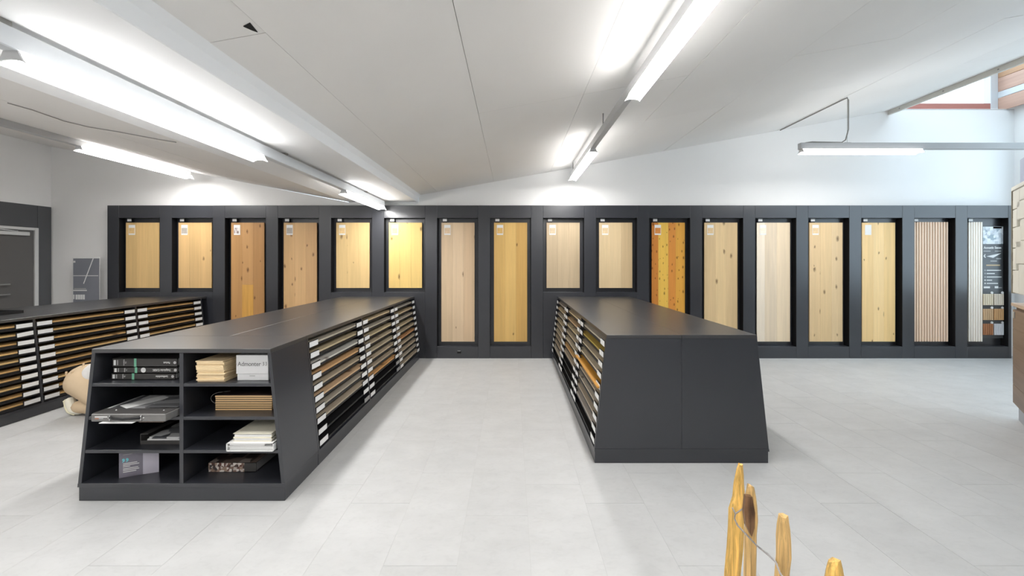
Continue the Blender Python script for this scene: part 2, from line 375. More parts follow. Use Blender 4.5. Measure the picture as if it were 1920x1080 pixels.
# daylight bay above the right part of the room
tim = [wood((196, 160, 142), 0.05, 'Y', rvar=0.08), wood((190, 150, 118), 0.05, 'Y', rvar=0.08)]
bay = empty('roof_lantern', (7.0, 6.4, 3.88), 'daylight bay with timber boards above the end of the right ceiling', 'roof lantern')
box('sill_beam', (XE + 0.02, 6.40, 3.885), (7.66, 6.5, 4.02), wood((176, 118, 108), 0.1, 'X'), bay, bev=0.004)
box('sill_ledge', (XE + 0.02, YB, 3.872), (XR, 6.58, 3.888), M['plaster'], bay, bev=0.003)
box('corner_post', (7.66, 6.40, 3.885), (7.78, 6.5, 4.98), M['rail'], bay, bev=0.004)
zz = [3.885, 4.10, 4.20, 4.42, 4.66, 4.90]
for k in range(5):
    m_ = M['rail'] if k == 1 else tim[k % 2]
    y = 6.5
    for j in range(2):
        box('cladding_board' if k != 1 else 'white_batten', (7.78, y - 3.2, zz[k] + 0.003), (7.80 + (0.0 if k != 1 else 0.0), y - 0.002, zz[k + 1] - 0.003), m_, bay, bev=0.002)
        y -= 3.2
box('glazing_bar', (XE + 0.02, 6.52, 4.86), (7.80, 6.57, 4.98), M['rail'], bay, bev=0.004)
gl = bpy.data.materials.new('clear_glazing'); gl.use_nodes = True
gb = gl.node_tree.nodes['Principled BSDF']; gb.inputs['Transmission Weight'].default_value = 1.0; gb.inputs['Roughness'].default_value = 0.0; gb.inputs['IOR'].default_value = 1.05
gb.inputs['Base Color'].default_value = (0.97, 0.99, 1, 1)
w1 = box('window_1', (XE + 0.03, 6.535, 3.89), (7.78, 6.545, 4.9), gl); tag(w1, kind='structure')
box('ceiling', (XE, YF, 4.98), (XR + 0.1, 1.6, 5.06), M['soffit'])['kind'] = 'structure'
w3 = empty('window_3', (XR + .05, 3.3, WZ0), kind='structure')
for k in range(4):
    y = WY0 + k * (WY1 - WY0) / 3
    box('mullion', (XR + .02, y - .03, WZ0), (XR + .08, y + .03, WZ1), M['rail'], w3, bev=.004)
    if k < 3: box('pane', (XR + .045, y + .03, WZ0 + .03), (XR + .055, y + (WY1 - WY0) / 3 - .03, WZ1 - .03), gl, w3)
for z in (WZ0, WZ1 - .05): box('frame_rail', (XR + .02, WY0, z), (XR + .08, WY1, z + .05), M['rail'], w3, bev=.004)
w2 = empty('window_2', (6.9, 4.0, 4.98), kind='structure')
for k in range(5):
    y = 1.62 + k * 1.22
    box('rafter', (XE, y, 4.9), (XR, y + 0.07, 5.0), M['rail'], w2, bev=0.004)
    if k < 4: box('pane', (XE, y + 0.07, 4.985), (XR, y + 1.22, 4.995), gl, w2)

# ------------------------------------------------------------------ door on the left wall
dr = empty('door_1', (XL, 5.75, 0), kind='structure')
XP = XL + 0.03
box('wall_panel', (XL, 6.09, 0), (XP, 6.27, 2.34), M['doorpanel'], dr, bev=0.002)
box('wall_panel', (XL, 4.2, 2.0), (XP, 6.087, 2.34), M['doorpanel'], dr, bev=0.002)
fr = M['frame']
box('frame_jamb', (XL, 6.04, 0), (XP + 0.02, 6.088, 1.998), fr, dr, bev=0.004)
box('frame_head', (XL, 4.75, 1.955), (XP + 0.02, 6.04, 1.998), fr, dr, bev=0.004)
box('frame_jamb', (XL, 4.70, 0), (XP + 0.02, 4.75, 1.998), fr, dr, bev=0.004)
lf = box('door_leaf', (XL, 5.40, 0.005), (XP + 0.004, 6.036, 1.95), M['doorleaf'], dr, bev=0.002)
lf2 = box('door_leaf', (XL, 4.755, 0.005), (XP + 0.004, 5.395, 1.95), M['doorleaf'], dr, bev=0.002)
box('door_closer', (XP + 0.004, 5.45, 1.872), (XP + 0.055, 5.95, 1.925), fr, lf, bev=0.006)
tube('closer_arm', [(XP + 0.05, 5.8, 1.93), (XP + 0.08, 5.6, 1.94), (XP + 0.03, 5.45, 1.965)], 0.008, fr, lf)
for z in (1.165, 1.02):
    tube('door_handle', [(XP + 0.004, 5.48, z), (XP + 0.05, 5.48, z), (XP + 0.055, 5.52, z), (XP + 0.055, 5.71, z)], 0.011, M['metal'], lf)
# floor display behind the far left unit
ps = empty('poster_display', (-6.6, 6.22, 0), 'grey poster board with white diagonal line standing against the white wall', 'poster')
a = P(136, 484, 6.16); c = P(185, 570, 6.16)
bx0, bx1, zt = a.x, c.x, a.z
box('board', (bx0 - 0.014, 6.17, 0.02), (bx1, 6.18, zt + 0.012), M['paper'], ps, bev=0.002)
pm = mat('grey_poster_print', lin((128, 130, 138)), 0.35, 0.4, noise=0.06, nscale=2.5)
pf = box('poster_print', (bx0 + 0.004, 6.166, 0.05), (bx1, 6.1705, zt - 0.004), pm, ps)
def pp(x0, y0, x1, y1, m_=None):
    A = P(x0, y0, 6.164); B = P(x1, y1, 6.164)
    return box('print_mark', (A.x, 6.1645, B.z), (B.x, 6.1662, A.z), m_ or M['print'], pf)
pp(137, 516.4, 184, 517.6)
for k in range(2): pp(137 if k else 139, 540.3 + 3.2 * k, 161 + 1.5 * k, 542.4 + 3.2 * k, M['greyprint'] if k == 0 else M['print'])
pp(137, 552.5, 139.5, 561)
for k in range(4): pp(141.5 + 4.5 * k, 552.5, 145.2 + 4.5 * k, 561.5)
pp(136.5, 489, 141, 492.5)
A = P(174.5, 484.5, 6.164); B = P(156.5, 532, 6.164)
dv = (A - B); ang = math.atan2(dv.x, dv.z)
l_ = mobj('print_mark', box_me(0.012, 0.0015, dv.length), M['print'], pf, ((A.x + B.x) / 2, 6.1652, (A.z + B.z) / 2)); l_.rotation_euler = (0, ang, 0)
box('foot', (bx0 - 0.02, 6.08, 0), (bx1 + 0.02, 6.24, 0.02), M['paper'], ps, bev=0.004)

# ------------------------------------------------------------------ display wall with niches
KX = YD / F
dw = empty('display_wall', (0.7, YD + 0.07, 0), 'long anthracite display wall with seventeen recessed niches along the back wall', 'display wall')
ZT, ZN0 = 2.352, 2.16
ZNT, ZNS = 0.18, 1.016
short = {0, 1, 4, 5, 8, 9}
NX = []
for i in range(17):
    a = (222.5 + 99.47 * i - 960) * KX; b = a + 77 * KX
    NX.append((a, b))
edges = [(-6.224, NX[0][0])] + [(NX[i][1], NX[i + 1][0]) for i in range(16)] + [(NX[16][1], 7.68)]
g = 0.0015
for i, (a, b) in enumerate(edges):
    box('upright', (a + g, YD, 0.0), (b - g, YB - 0.002, ZT), M['dark'], dw, bev=0.0015)
for i, (a, b) in enumerate(NX):
    zb = ZNS if i in short else ZNT
    box('header', (a + g * 0, YD + 0.0012, ZN0), (b, YB - 0.002, ZT), M['dark'], dw, bev=0.0015)
    lp = box('lower_panel', (a, YD + 0.0012, 0.0), (b, YB - 0.002, zb), M['dark'], dw, bev=0.0015)
    box('niche_back', (a, YD + 0.10, zb), (b, YD + 0.115, ZN0), M['dark'], dw)
    box('niche_side_shade', (a, YD + 0.002, zb), (a + 0.003, YD + 0.10, ZN0), M['niche'], dw)  # near-black sheets over the uprights, shade of the reveals put into the colour
    box('niche_side_shade', (b - 0.003, YD + 0.002, zb), (b, YD + 0.10, ZN0), M['niche'], dw)
c = P(861, 660, YD)
sk = box('socket', (c.x - 0.03, YD - 0.006, c.z - 0.022), (c.x + 0.03, YD + 0.002, c.z + 0.022), M['black'], dw, bev=0.004)
box('socket_lid', (c.x - 0.026, YD - 0.03, c.z + 0.018), (c.x + 0.026, YD - 0.004, c.z + 0.023), M['metal'], sk, bev=0.001)

YBF = YD + 0.055           # face of the sample boards
ZB1, ZBT, ZBS = 2.0915, 0.2466, 1.078
BD = [ # colours of planks, knots, description
 ([(212, 178, 122)] * 3, 0.03, 'smooth golden oak sample panel in the leftmost short niche', None),
 ([(214, 178, 124)] * 3, 0.10, 'honey oak sample panel in the second short niche from the left', None),
 ([(186, 142, 92), (192, 148, 98), (180, 136, 88)], 0.40, 'brown knotty oak sample panel with a lighter inset strip', None),
 ([(208, 170, 122), (212, 174, 126), (204, 166, 120)], 0.32, 'knotty oak sample panel right of the brown knotty panel', None),
 ([(216, 186, 132)] * 3, 0.28, 'light knotty oak sample panel in short niche left of the ceiling lamp end', None),
 ([(220, 188, 118)] * 3, 0.25, 'yellow knotty oak sample panel in short niche right of the lamp end', None),
 ([(206, 182, 150), (212, 188, 156), (202, 176, 144)], 0.05, 'tall pale beige sample panel left of the golden one in the aisle', None),
 ([(210, 172, 104), (214, 178, 110), (204, 164, 96)], 0.06, 'tall golden yellow sample panel at the end of the centre aisle', None),
 ([(192, 172, 142)] * 3, 0.06, 'greyish beige sample panel in the short niche above the right island', None),
 ([(214, 190, 150), (218, 194, 154), (210, 184, 144)], 0.03, 'light beige sample panel in short niche left of the orange larch panel', None),
 ([(206, 132, 58), (226, 184, 84), (208, 138, 62), (214, 158, 66)], 0.7, 'orange and yellow striped larch panel full of dark knots', (0, .2, .5, .72, 1)),
 ([(214, 186, 142), (220, 192, 146), (212, 184, 140)], 0.15, 'pale oak panel with few knots right of the striped larch panel', None),
 ([(236, 222, 202), (222, 204, 178), (226, 206, 176)], 0.0, 'whitish ash sample panel with a near white left plank', (0, .24, .6, 1)),
 ([(216, 186, 142), (220, 190, 144), (216, 188, 146)], 0.22, 'knotty pale oak sample panel right of the whitish ash panel', None),
 ([(236, 200, 142), (240, 206, 150), (234, 198, 138)], 0.24, 'yellowish oak sample panel left of the brown slatted panel', None),
]
for i, (cols, kn, lab, fr_) in enumerate(BD):
    a, b = NX[i]; cx = (a + b) / 2; hw = 0.258
    zb = ZBS if i in short else ZBT
    r = empty('flooring_sample', (cx, YBF + 0.02, zb), lab, 'sample panel', 'wood panels in the display wall')
    n = len(cols); fr_ = fr_ or [k / n for k in range(n + 1)]
    for k in range(n):
        x0 = cx - hw + 2 * hw * fr_[k]; x1 = cx - hw + 2 * hw * fr_[k + 1]
        m_ = wood(cols[k], kn, 'Z', kscale=(1.7 if i == 10 else 1.0), rvar=0.03)
        gp = 0.0004
        if i == 2 and k == 1:
            zi = 1.13
            box('plank', (x0 + gp, YBF, zi), (x1 - gp, YBF + 0.02, ZB1), m_, r, bev=0.0008)
            box('plank', (x0 + gp, YBF - 0.002, zb), (x1 - gp, YBF + 0.02, zi - 0.001), wood((204, 156, 82), 0.3, 'Z', var=0.22), r, bev=0.0008)
        else:
            box('plank', (x0 + gp, YBF, zb), (x1 - gp, YBF + 0.02, ZB1), m_, r, bev=0.0008)
    for z in (zb + 0.15, ZB1 - 0.15):
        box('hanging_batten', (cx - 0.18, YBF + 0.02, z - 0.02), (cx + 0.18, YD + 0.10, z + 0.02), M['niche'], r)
    # printed sticker and number tag
    sx, sz = cx - hw + 0.045, ZB1 - 0.19
    st = box('sticker', (sx, YBF - 0.0025, sz), (sx + 0.098, YBF + 0.001, sz + 0.155), M['card'], r)
    st['label'] = 'white printed sticker'
    if i != 14:
        pc = tuple(min(255, int(v * 1.02 + 4)) for v in cols[0]) if i not in (1, 3) else (176, 168, 158)
        pc2 = mat('sticker_picture', lin(pc), 0.5, noise=0.12, nscale=30)
        if i == 2: pc2 = photo_mat('sticker_bars', [(225, 220, 215), (130, 110, 105), (200, 190, 190)], 70, (1, 1, 0.1))
        box('picture', (sx + 0.006, YBF - 0.0035, sz + 0.022), (sx + 0.092, YBF - 0.002, sz + 0.11), pc2, st)
    th = box('tag_holder', (cx - hw + 0.02, YBF + 0.002, ZB1 - 0.006), (cx - hw + 0.088, YBF + 0.012, 2.152), M['black'], r, bev=0.001)
    box('number_tag', (cx - hw + 0.022, YBF - 0.001, 2.112), (cx - hw + 0.086, YBF + 0.003, 2.15), M['card'], th)

# slatted panels
a, b = NX[15]; cx = (a + b) / 2
r = empty('acoustic_sample', (cx, YBF + 0.02, ZBT), 'tall acoustic panel of narrow brown wooden slats', 'slat panel', 'slatted panels in the display wall')
box('felt_backing', (cx - 0.268, YBF + 0.012, ZBT), (cx + 0.272, YBF + 0.022, ZB1 + 0.01), mat('brown_felt', lin((86, 58, 44)), 0.9, noise=0.08, nscale=60), r)
for k in range(13):
    x = cx - 0.268 + k * 0.0417
    box('slat', (x + 0.004, YBF, ZBT), (x + 0.0315, YBF + 0.013, ZB1 + 0.01), wood((238, 208, 180), 0.0, 'Z', var=0.05, rvar=0.05), r, bev=0.0015)
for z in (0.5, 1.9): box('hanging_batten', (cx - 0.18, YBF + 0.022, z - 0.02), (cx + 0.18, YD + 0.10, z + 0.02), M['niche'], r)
th = box('tag_holder', (cx - 0.268, YBF + 0.002, ZB1 + 0.002), (cx - 0.20, YBF + 0.012, 2.152), M['black'], r, bev=0.001)
box('number_tag', (cx - 0.266, YBF - 0.001, 2.112), (cx - 0.202, YBF + 0.003, 2.15), M['card'], th)
a, b = NX[16]
x0 = P(1816, 0, YBF).x
r = empty('acoustic_sample', (x0 + 0.11, YBF + 0.02, ZBT), 'narrow acoustic panel of whitish slats beside the grey info panel', 'slat panel', 'slatted panels in the display wall')
box('felt_backing', (x0, YBF + 0.012, ZBT), (x0 + 0.225, YBF + 0.022, ZB1 + 0.01), mat('grey_brown_felt', lin((176, 156, 134)), 0.9, noise=0.08, nscale=60), r)
for k in range(6):
    x = x0 + k * 0.0375
    box('slat', (x + 0.003, YBF, ZBT), (x + 0.030, YBF + 0.013, ZB1 + 0.01), wood((250, 240, 226), 0.0, 'Z', var=0.04), r, bev=0.0015)
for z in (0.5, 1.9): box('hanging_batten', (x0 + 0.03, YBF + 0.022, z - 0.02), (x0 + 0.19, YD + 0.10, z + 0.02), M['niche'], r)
th = box('tag_holder', (x0, YBF + 0.002, ZB1 + 0.002), (x0 + 0.068, YBF + 0.012, 2.152), M['black'], r, bev=0.001)
box('number_tag', (x0 + 0.002, YBF - 0.001, 2.112), (x0 + 0.066, YBF + 0.003, 2.15), M['card'], th)
# info panel
YI = YBF + 0.012
A = P(1842.5, 424, YI); B = P(1885, 634, YI)
r = empty('info_panel', ((A.x + B.x) / 2, YI + 0.01, B.z), 'dark grey printed info panel with photo and text beside whitish slats', 'info panel')
ib = box('print_sheet', (A.x, YI, B.z), (B.x, YI + 0.012, A.z), mat('dark_grey_print', (0.075, 0.08, 0.085), 0.35, noise=0.05), r, bev=0.001)
for z in (0.6, 1.8): box('hanging_batten', (A.x + 0.05, YI + 0.012, z - 0.02), (B.x - 0.05, YD + 0.10, z + 0.02), M['niche'], r)
def ip(name, x0, y0, x1, y1, m_):
    a_ = P(x0, y0, YI); b_ = P(x1, y1, YI)
    return box(name, (a_.x, YI - 0.0018, b_.z), (b_.x, YI + 0.0005, a_.z), m_, ib)
ip('photo', 1842.8, 425, 1881, 457.5, photo_mat('room_photo', [(215, 220, 224), (190, 196, 202), (228, 232, 234), (205, 212, 218), (150, 165, 175), (222, 226, 230)], 22, (1, 1, 1)))
ip('photo_banner', 1862, 425.2, 1878, 428.5, mat('orange_print', lin((205, 140, 110)), 0.5, noise=0.03))
hp = P(1861, 464.5, YI - 0.002)
text('heading', 'Acoustic Sense', 0.05, M['print'], ib, (hp.x, YI - 0.0022, hp.z), bold=0.0018, width=0.275)
ip('text_line', 1844, 470, 1857, 471.6, M['greyprint']); ip('text_line', 1865, 470, 1877, 471.6, M['greyprint'])
bm = bmesh.new(); q = [P(x, y, YI - 0.001) for x, y in ((1849.5, 480.5), (1877.5, 474.5), (1862, 483.5))]; bm_prism(bm, q, (0, -0.001, 0)); bm_obj('arrow_shape', bm, M['print'], ib)
bm = bmesh.new(); q = [P(x, y, YI - 0.001) for x, y in ((1844, 480), (1846.5, 476.5), (1848, 477), (1846.3, 480), (1848.5, 483), (1846.5, 483.3))]; bm_prism(bm, q, (0, -0.001, 0)); bm_obj('arrow_shape', bm, M['print'], ib)
ip('text_line', 1868, 484, 1877, 486, M['greyprint']); ip('text_line', 1857, 488.5, 1869, 490.5, M['greyprint'])
ip('text_line', 1849, 496, 1875, 498.5, mat('sand_print', lin((190, 165, 130)), 0.5, noise=0.03))
for k, (y, x1) in enumerate(((506, 1877), (512, 1865), (518.5, 1878), (524.5, 1860), (530.5, 1871))):
    ip('text_line', 1850, y, x1, y + 1.7, M['print'])
    c = P(1847, y + 0.8, YI - 0.001)
    mobj('bullet', box_me(0.02, 0.002, 0.02, 0.0005), M['greyprint'] if k < 3 else M['print'], ib, c)
ip('logo_mark', 1844.5, 537, 1856, 540.5, M['print']); ip('logo_mark', 1865, 536.5, 1871.5, 540.5, M['print']); ip('logo_mark', 1872.5, 538.5, 1878.5, 540.5, M['greyprint'])
sc_ = [((226, 212, 186), (220, 208, 190)), ((206, 172, 134), (204, 160, 112)), ((172, 116, 78), (214, 214, 218))]
nm = [('cream', 'ivory'), ('light oak', 'honey oak'), ('reddish brown', 'white')]
for rr in range(3):
    for cc in range(2):
        a_ = P(1845 + 20 * cc, 551.3 + 28 * rr, YI - 0.03); b_ = P(1863.4 + 20 * cc, 572.3 + 28 * rr, YI - 0.03)
        lab = 'small %s slat sample on the info panel, %s row' % (nm[rr][cc], ('upper', 'middle', 'lower')[rr])
        t = empty('slat_sample', ((a_.x + b_.x) / 2, YI, b_.z), lab, 'slat sample', 'slat samples on the info panel')
        box('backing', (a_.x, YI - 0.012, b_.z), (b_.x, YI - 0.001, a_.z), mat('dark_felt', lin((92, 78, 68)), 0.9, noise=0.05), t)
        w_ = (b_.x - a_.x) / 5
        for k in range(5):
            box('slat', (a_.x + k * w_ + 0.003, YI - 0.026, b_.z), (a_.x + (k + 1) * w_ - 0.004, YI - 0.012, a_.z), wood(sc_[rr][cc], 0, 'Z', var=0.08), t, bev=0.001)
        c = P(1859.5 + 20 * cc, 549 + 28 * rr, YI - 0.005)
        bm = bmesh.new(); bmesh.ops.create_cone(bm, cap_ends=True, segments=12, radius1=0.02, radius2=0.02, depth=0.008, matrix=Matrix.Rotation(math.pi / 2, 4, 'X'))
        bm_obj('round_tag', bm, M['card'], t, (c.x, YI - 0.006, c.z))

# ------------------------------------------------------------------ display islands with sample slots
HB, HT = 0.6475, 0.556          # half widths at the base and at the top
PZ, TZ0, TZ = 0.088, 0.925, 0.951
def hw_at(z): return HB - (HB - HT) * (z - PZ) / (TZ - PZ)
def trap(x0f, x1f, z0, z1, y):
    return [(x0f(z0), y, z0), (x1f(z0), y, z0), (x1f(z1), y, z1), (x0f(z1), y, z1)]
PAL = [(186, 176, 160), (194, 180, 154), (178, 168, 152), (204, 182, 148), (190, 174, 148), (180, 164, 142), (166, 158, 148), (200, 182, 148), (184, 168, 144), (174, 160, 140)]
PALN = ['grey oak', 'light oak', 'grey oak', 'honey oak', 'light oak', 'brown oak', 'dark grey oak', 'light oak', 'brown oak', 'brown oak']
def ftrap(cx, y0, y1, side, z0, z1, inset=0.0, depth=None):
    """points of a slab seen from y0, spanning the half profile on one side"""
    s = side
    return [(cx + 0.0, y0, z0), (cx + s * (hw_at(z0) - inset), y0, z0), (cx + s * (hw_at(z1) - inset), y0, z1), (cx + 0.0, y0, z1)]
def island(cx, y0, y1, side, label, where, bays, front_panel=True, golden=False, empties=(), special=None, top_seams=()):
    root = empty('display_island', (cx, (y0 + y1) / 2, 0), label, 'display island', 'sample islands')
    D_ = M['dark']
    L0 = y0 if not front_panel else y0 + 0.02
    box('plinth', (cx - HB + 0.004, y0 + 0.004, 0), (cx + HB - 0.004, y1, PZ), D_, root, bev=0.002)
    # bottom slab and worktop
    prism('bottom_slab', [(cx - hw_at(PZ), y0 - 0.002, PZ), (cx + hw_at(PZ), y0 - 0.002, PZ), (cx + hw_at(PZ + .02), y0 - 0.002, PZ + .02), (cx - hw_at(PZ + .02), y0 - 0.002, PZ + .02)], (0, y1 - y0, 0), D_, root)
    for s in (-1, 1):
        prism('worktop', [(cx + s * 0.0006, y0 - 0.002, TZ0), (cx + s * (hw_at(TZ0)), y0 - 0.002, TZ0), (cx + s * hw_at(TZ), y0 - 0.002, TZ), (cx + s * 0.0006, y0 - 0.002, TZ)], (0, y1 - y0 + 0.002, 0), M['darktop'], root, bev=0.0012)
        if front_panel:
            prism('end_panel', [(cx + s * 0.0008, y0, PZ + .02), (cx + s * hw_at(PZ + .02), y0, PZ + .02), (cx + s * hw_at(TZ0), y0, TZ0), (cx + s * 0.0008, y0, TZ0)], (0, 0.02, 0), D_, root, bev=0.001)
    # closed far flank, spine and dividers
    s = -side
    prism('flank_panel', [(cx + s * (hw_at(PZ + .02) - .018), L0, PZ + .02), (cx + s * hw_at(PZ + .02), L0, PZ + .02), (cx + s * hw_at(TZ0), L0, TZ0), (cx + s * (hw_at(TZ0) - .018), L0, TZ0)], (0, y1 - L0, 0), D_, root)
    box('spine_panel', (cx - 0.01, L0, PZ + .02), (cx + 0.01, y1, TZ0), M['black'], root)
    for k, yd in enumerate(bays):
        last = (k == len(bays) - 1)
        ya = yd if k == 0 else (yd - 0.01 if not last else yd - 0.02)
        if k == 0 and front_panel: continue
        prism('divider', [(cx + side * 0.01, ya, PZ + .02), (cx + side * hw_at(PZ + .02), ya, PZ + .02), (cx + side * hw_at(TZ0), ya, TZ0), (cx + side * 0.01, ya, TZ0)], (0, 0.02, 0), D_, root)
    baynames = ['near', 'middle', 'far']
    for k in range(len(bays) - 1):
        ya, yb = bays[k] + (0.02 if k == 0 else 0.01), bays[k + 1] - (0.01 if k < len(bays) - 2 else 0.02)
        for j in range(10):
            z = 0.876 - 0.0809 * j
            xf = cx + side * hw_at(z)                  # sloping face at this height
            ins = lambda d: xf - side * d
            t = empty('tray', (xf, (ya + yb) / 2, z)); t.parent = root; t.location = Vector((xf, (ya + yb) / 2, z)) - WL[root.name]
            bpy.data.objects.remove(t)
            bm = bmesh.new()
            def bb(d0, d1, u0, u1, z0, z1):
                xa, xb = sorted((-side * d0, -side * d1)); cy = (ya + yb) / 2
                bm_box(bm, (xa, u0 - cy, z0), (xb, u1 - cy, z1))
            bb(0.012, 0.50, ya, yb, -0.020, -0.009)                    # shelf
            bb(0.002, 0.012, ya, yb, -0.036 if golden else -0.024, -0.0075)                   # lip
            bb(-0.001, 0.006, ya + 0.004, ya + 0.142, -0.023, 0.023)   # tag holders
            bb(-0.001, 0.006, yb - 0.142, yb - 0.004, -0.023, 0.023)
            tr = bm_obj('tray', bm, M['black'], root, (xf, (ya + yb) / 2, z))
            for e, yc in enumerate((ya + 0.073, yb - 0.073)):
                m_ = M['cardgrey'] if (k, j, e) in (special or {}).get('grey', ()) else M['card']
                cd = mobj('label_card', box_me(0.003, 0.128, 0.038), m_, tr, (ins(-0.002), yc, z))
                cd.rotation_euler = (random.uniform(-0.012, 0.012), 0, 0)
                if golden and (k, j, e) == (0, 1, 1): cd.rotation_euler = (0.06, 0, 0)
            if (k, j) in empties: continue
            idx = (k * 3 + j * 7) % 10
            rgb, nmn = PAL[idx], PALN[idx]
            if golden: rgb, nmn = [((206, 166, 110), 'golden oak'), ((212, 176, 120), 'pale golden'), ((198, 158, 102), 'golden oak')][j % 3]
            if special and (k, j) in special: rgb, nmn = special[(k, j)]
            pr = random.uniform(-0.004, 0.006)
            if special and (k, j) in special.get('out', ()): pr = 0.03
            d0, d1 = 0.008 - pr, 0.46
            xa, xb = sorted((ins(d0), ins(d1)))
            b_ = box('floor_sample', (xa, ya + 0.012, z - 0.007), (xb, yb - 0.012, z + 0.0075), wood(rgb, 0.12, 'Y', rvar=0.05), None, bev=0.0012)
            tag(b_, '%s board in %s slot%s, %s bay of %s' % (nmn, ORD[j], ' from top' if j else '', baynames[k + 3 - (len(bays) - 1)], where), 'floor sample', 'floor samples in the islands')
            # slender inner rail the board slides under
    return root
Y0L = 2.927
island(-2.062, Y0L, YD - 0.003, 1, 'long anthracite sample island behind the open bookcase', 'bookcase island', [Y0L, 4.00, 5.075, YD - 0.003], front_panel=False,
       empties={(0, 9), (0, 8), (1, 8), (1, 9)},
       special={(0, 3): ((214, 170, 122), 'orange oak'), (0, 5): ((206, 172, 136), 'warm oak'), (1, 7): ((214, 162, 106), 'orange oak'), (2, 5): ((210, 156, 108), 'orange oak'), (0, 2): ((200, 196, 188), 'pale grey'), 'grey': {(0, 9, 1), (1, 8, 1), (1, 9, 1)}})
island(1.2565, 2.961, YD - 0.003, -1, 'right anthracite sample island with plain closed end panels', 'closed-end island', [2.961, 4.03, 5.09, YD - 0.003],
       empties={(0, 9), (1, 7), (1, 8), (1, 9), (2, 9)},
       special={(0, 1): ((176, 150, 76), 'olive gold'), (0, 4): ((206, 148, 62), 'orange gold'), (1, 5): ((204, 164, 112), 'honey oak'), (1, 1): ((200, 168, 130), 'warm oak'), 'out': {(0, 4)}})
island(-5.255, 2.87, YD - 0.003, 1, 'anthracite sample unit beside the grey door at left', 'unit near door', [2.87, 3.93, 4.99, 6.05], golden=True)
# plinth socket of the far left unit: flat black tray on top
tb = empty('document_tray', (-5.3, 4.1, TZ), 'flat black tray lying on the sample unit near the door', 'tray')
bm = bmesh.new(); bm_box(bm, (-0.16, -0.11, 0), (0.16, 0.11, 0.006))
for sx_ in (-0.16, 0.154): bm_box(bm, (sx_, -0.11, 0.006), (sx_ + 0.006, 0.11, 0.03))
for sy_ in (-0.11, 0.104): bm_box(bm, (-0.154, sy_, 0.006), (0.154, sy_ + 0.006, 0.03))
bm_obj('tray_body', bm, M['black'], tb, (-5.3, 4.1, TZ + 0.0005))

# ------------------------------------------------------------------ open bookcase at the end of the left island
bcx, by0, by1 = -2.062, 2.494, 2.925
bc = empty('end_bookcase', (bcx, (by0 + by1) / 2, 0), 'open anthracite bookcase with eight compartments facing the viewer', 'bookcase')
D_ = M['dark']
box('plinth', (bcx - HB + 0.004, by0 + 0.004, 0), (bcx + HB - 0.004, by1, PZ), D_, bc, bev=0.002)
prism('bottom_shelf', [(bcx - hw_at(PZ), by0 - 0.002, PZ), (bcx + hw_at(PZ), by0 - 0.002, PZ), (bcx + hw_at(.112), by0 - 0.002, .112), (bcx - hw_at(.112), by0 - 0.002, .112)], (0, by1 - by0, 0), D_, bc, bev=0.001)
prism('worktop', [(bcx - hw_at(TZ0), by0 - 0.002, TZ0), (bcx + hw_at(TZ0), by0 - 0.002, TZ0), (bcx + hw_at(TZ), by0 - 0.002, TZ), (bcx - hw_at(TZ), by0 - 0.002, TZ)], (0, by1 - by0 + 0.001, 0), M['darktop'], bc, bev=0.0015)
for s in (-1, 1):
    prism('side_panel', [(bcx + s * (hw_at(.112) - .022), by0, .112), (bcx + s * hw_at(.112), by0, .112), (bcx + s * hw_at(TZ0), by0, TZ0), (bcx + s * (hw_at(TZ0) - .022), by0, TZ0)], (0, by1 - by0, 0), D_, bc, bev=0.001)
    for z in (.715, .507, .299):
        i_ = 0.022
        prism('shelf', [(bcx + s * 0.0125, by0 + 0.002, z), (bcx + s * (hw_at(z) - i_), by0 + 0.002, z), (bcx + s * (hw_at(z + .02) - i_), by0 + 0.002, z + .02), (bcx + s * 0.0125, by0 + 0.002, z + .02)], (0, by1 - by0 - 0.02, 0), D_, bc, bev=0.001)
box('centre_divider', (bcx - 0.0125, by0, .112), (bcx + 0.0125, by1 - 0.016, TZ0), D_, bc, bev=0.001)
box('back_panel', (bcx - 0.55, by1 - 0.016, .112), (bcx + 0.55, by1 - 0.001, TZ0), M['niche'], bc)  # anthracite back coloured near black to hold the shade inside the compartments

# --- contents
Z1, Z2, Z3, Z4 = .735, .527, .319, .112
EPS = 0.0006
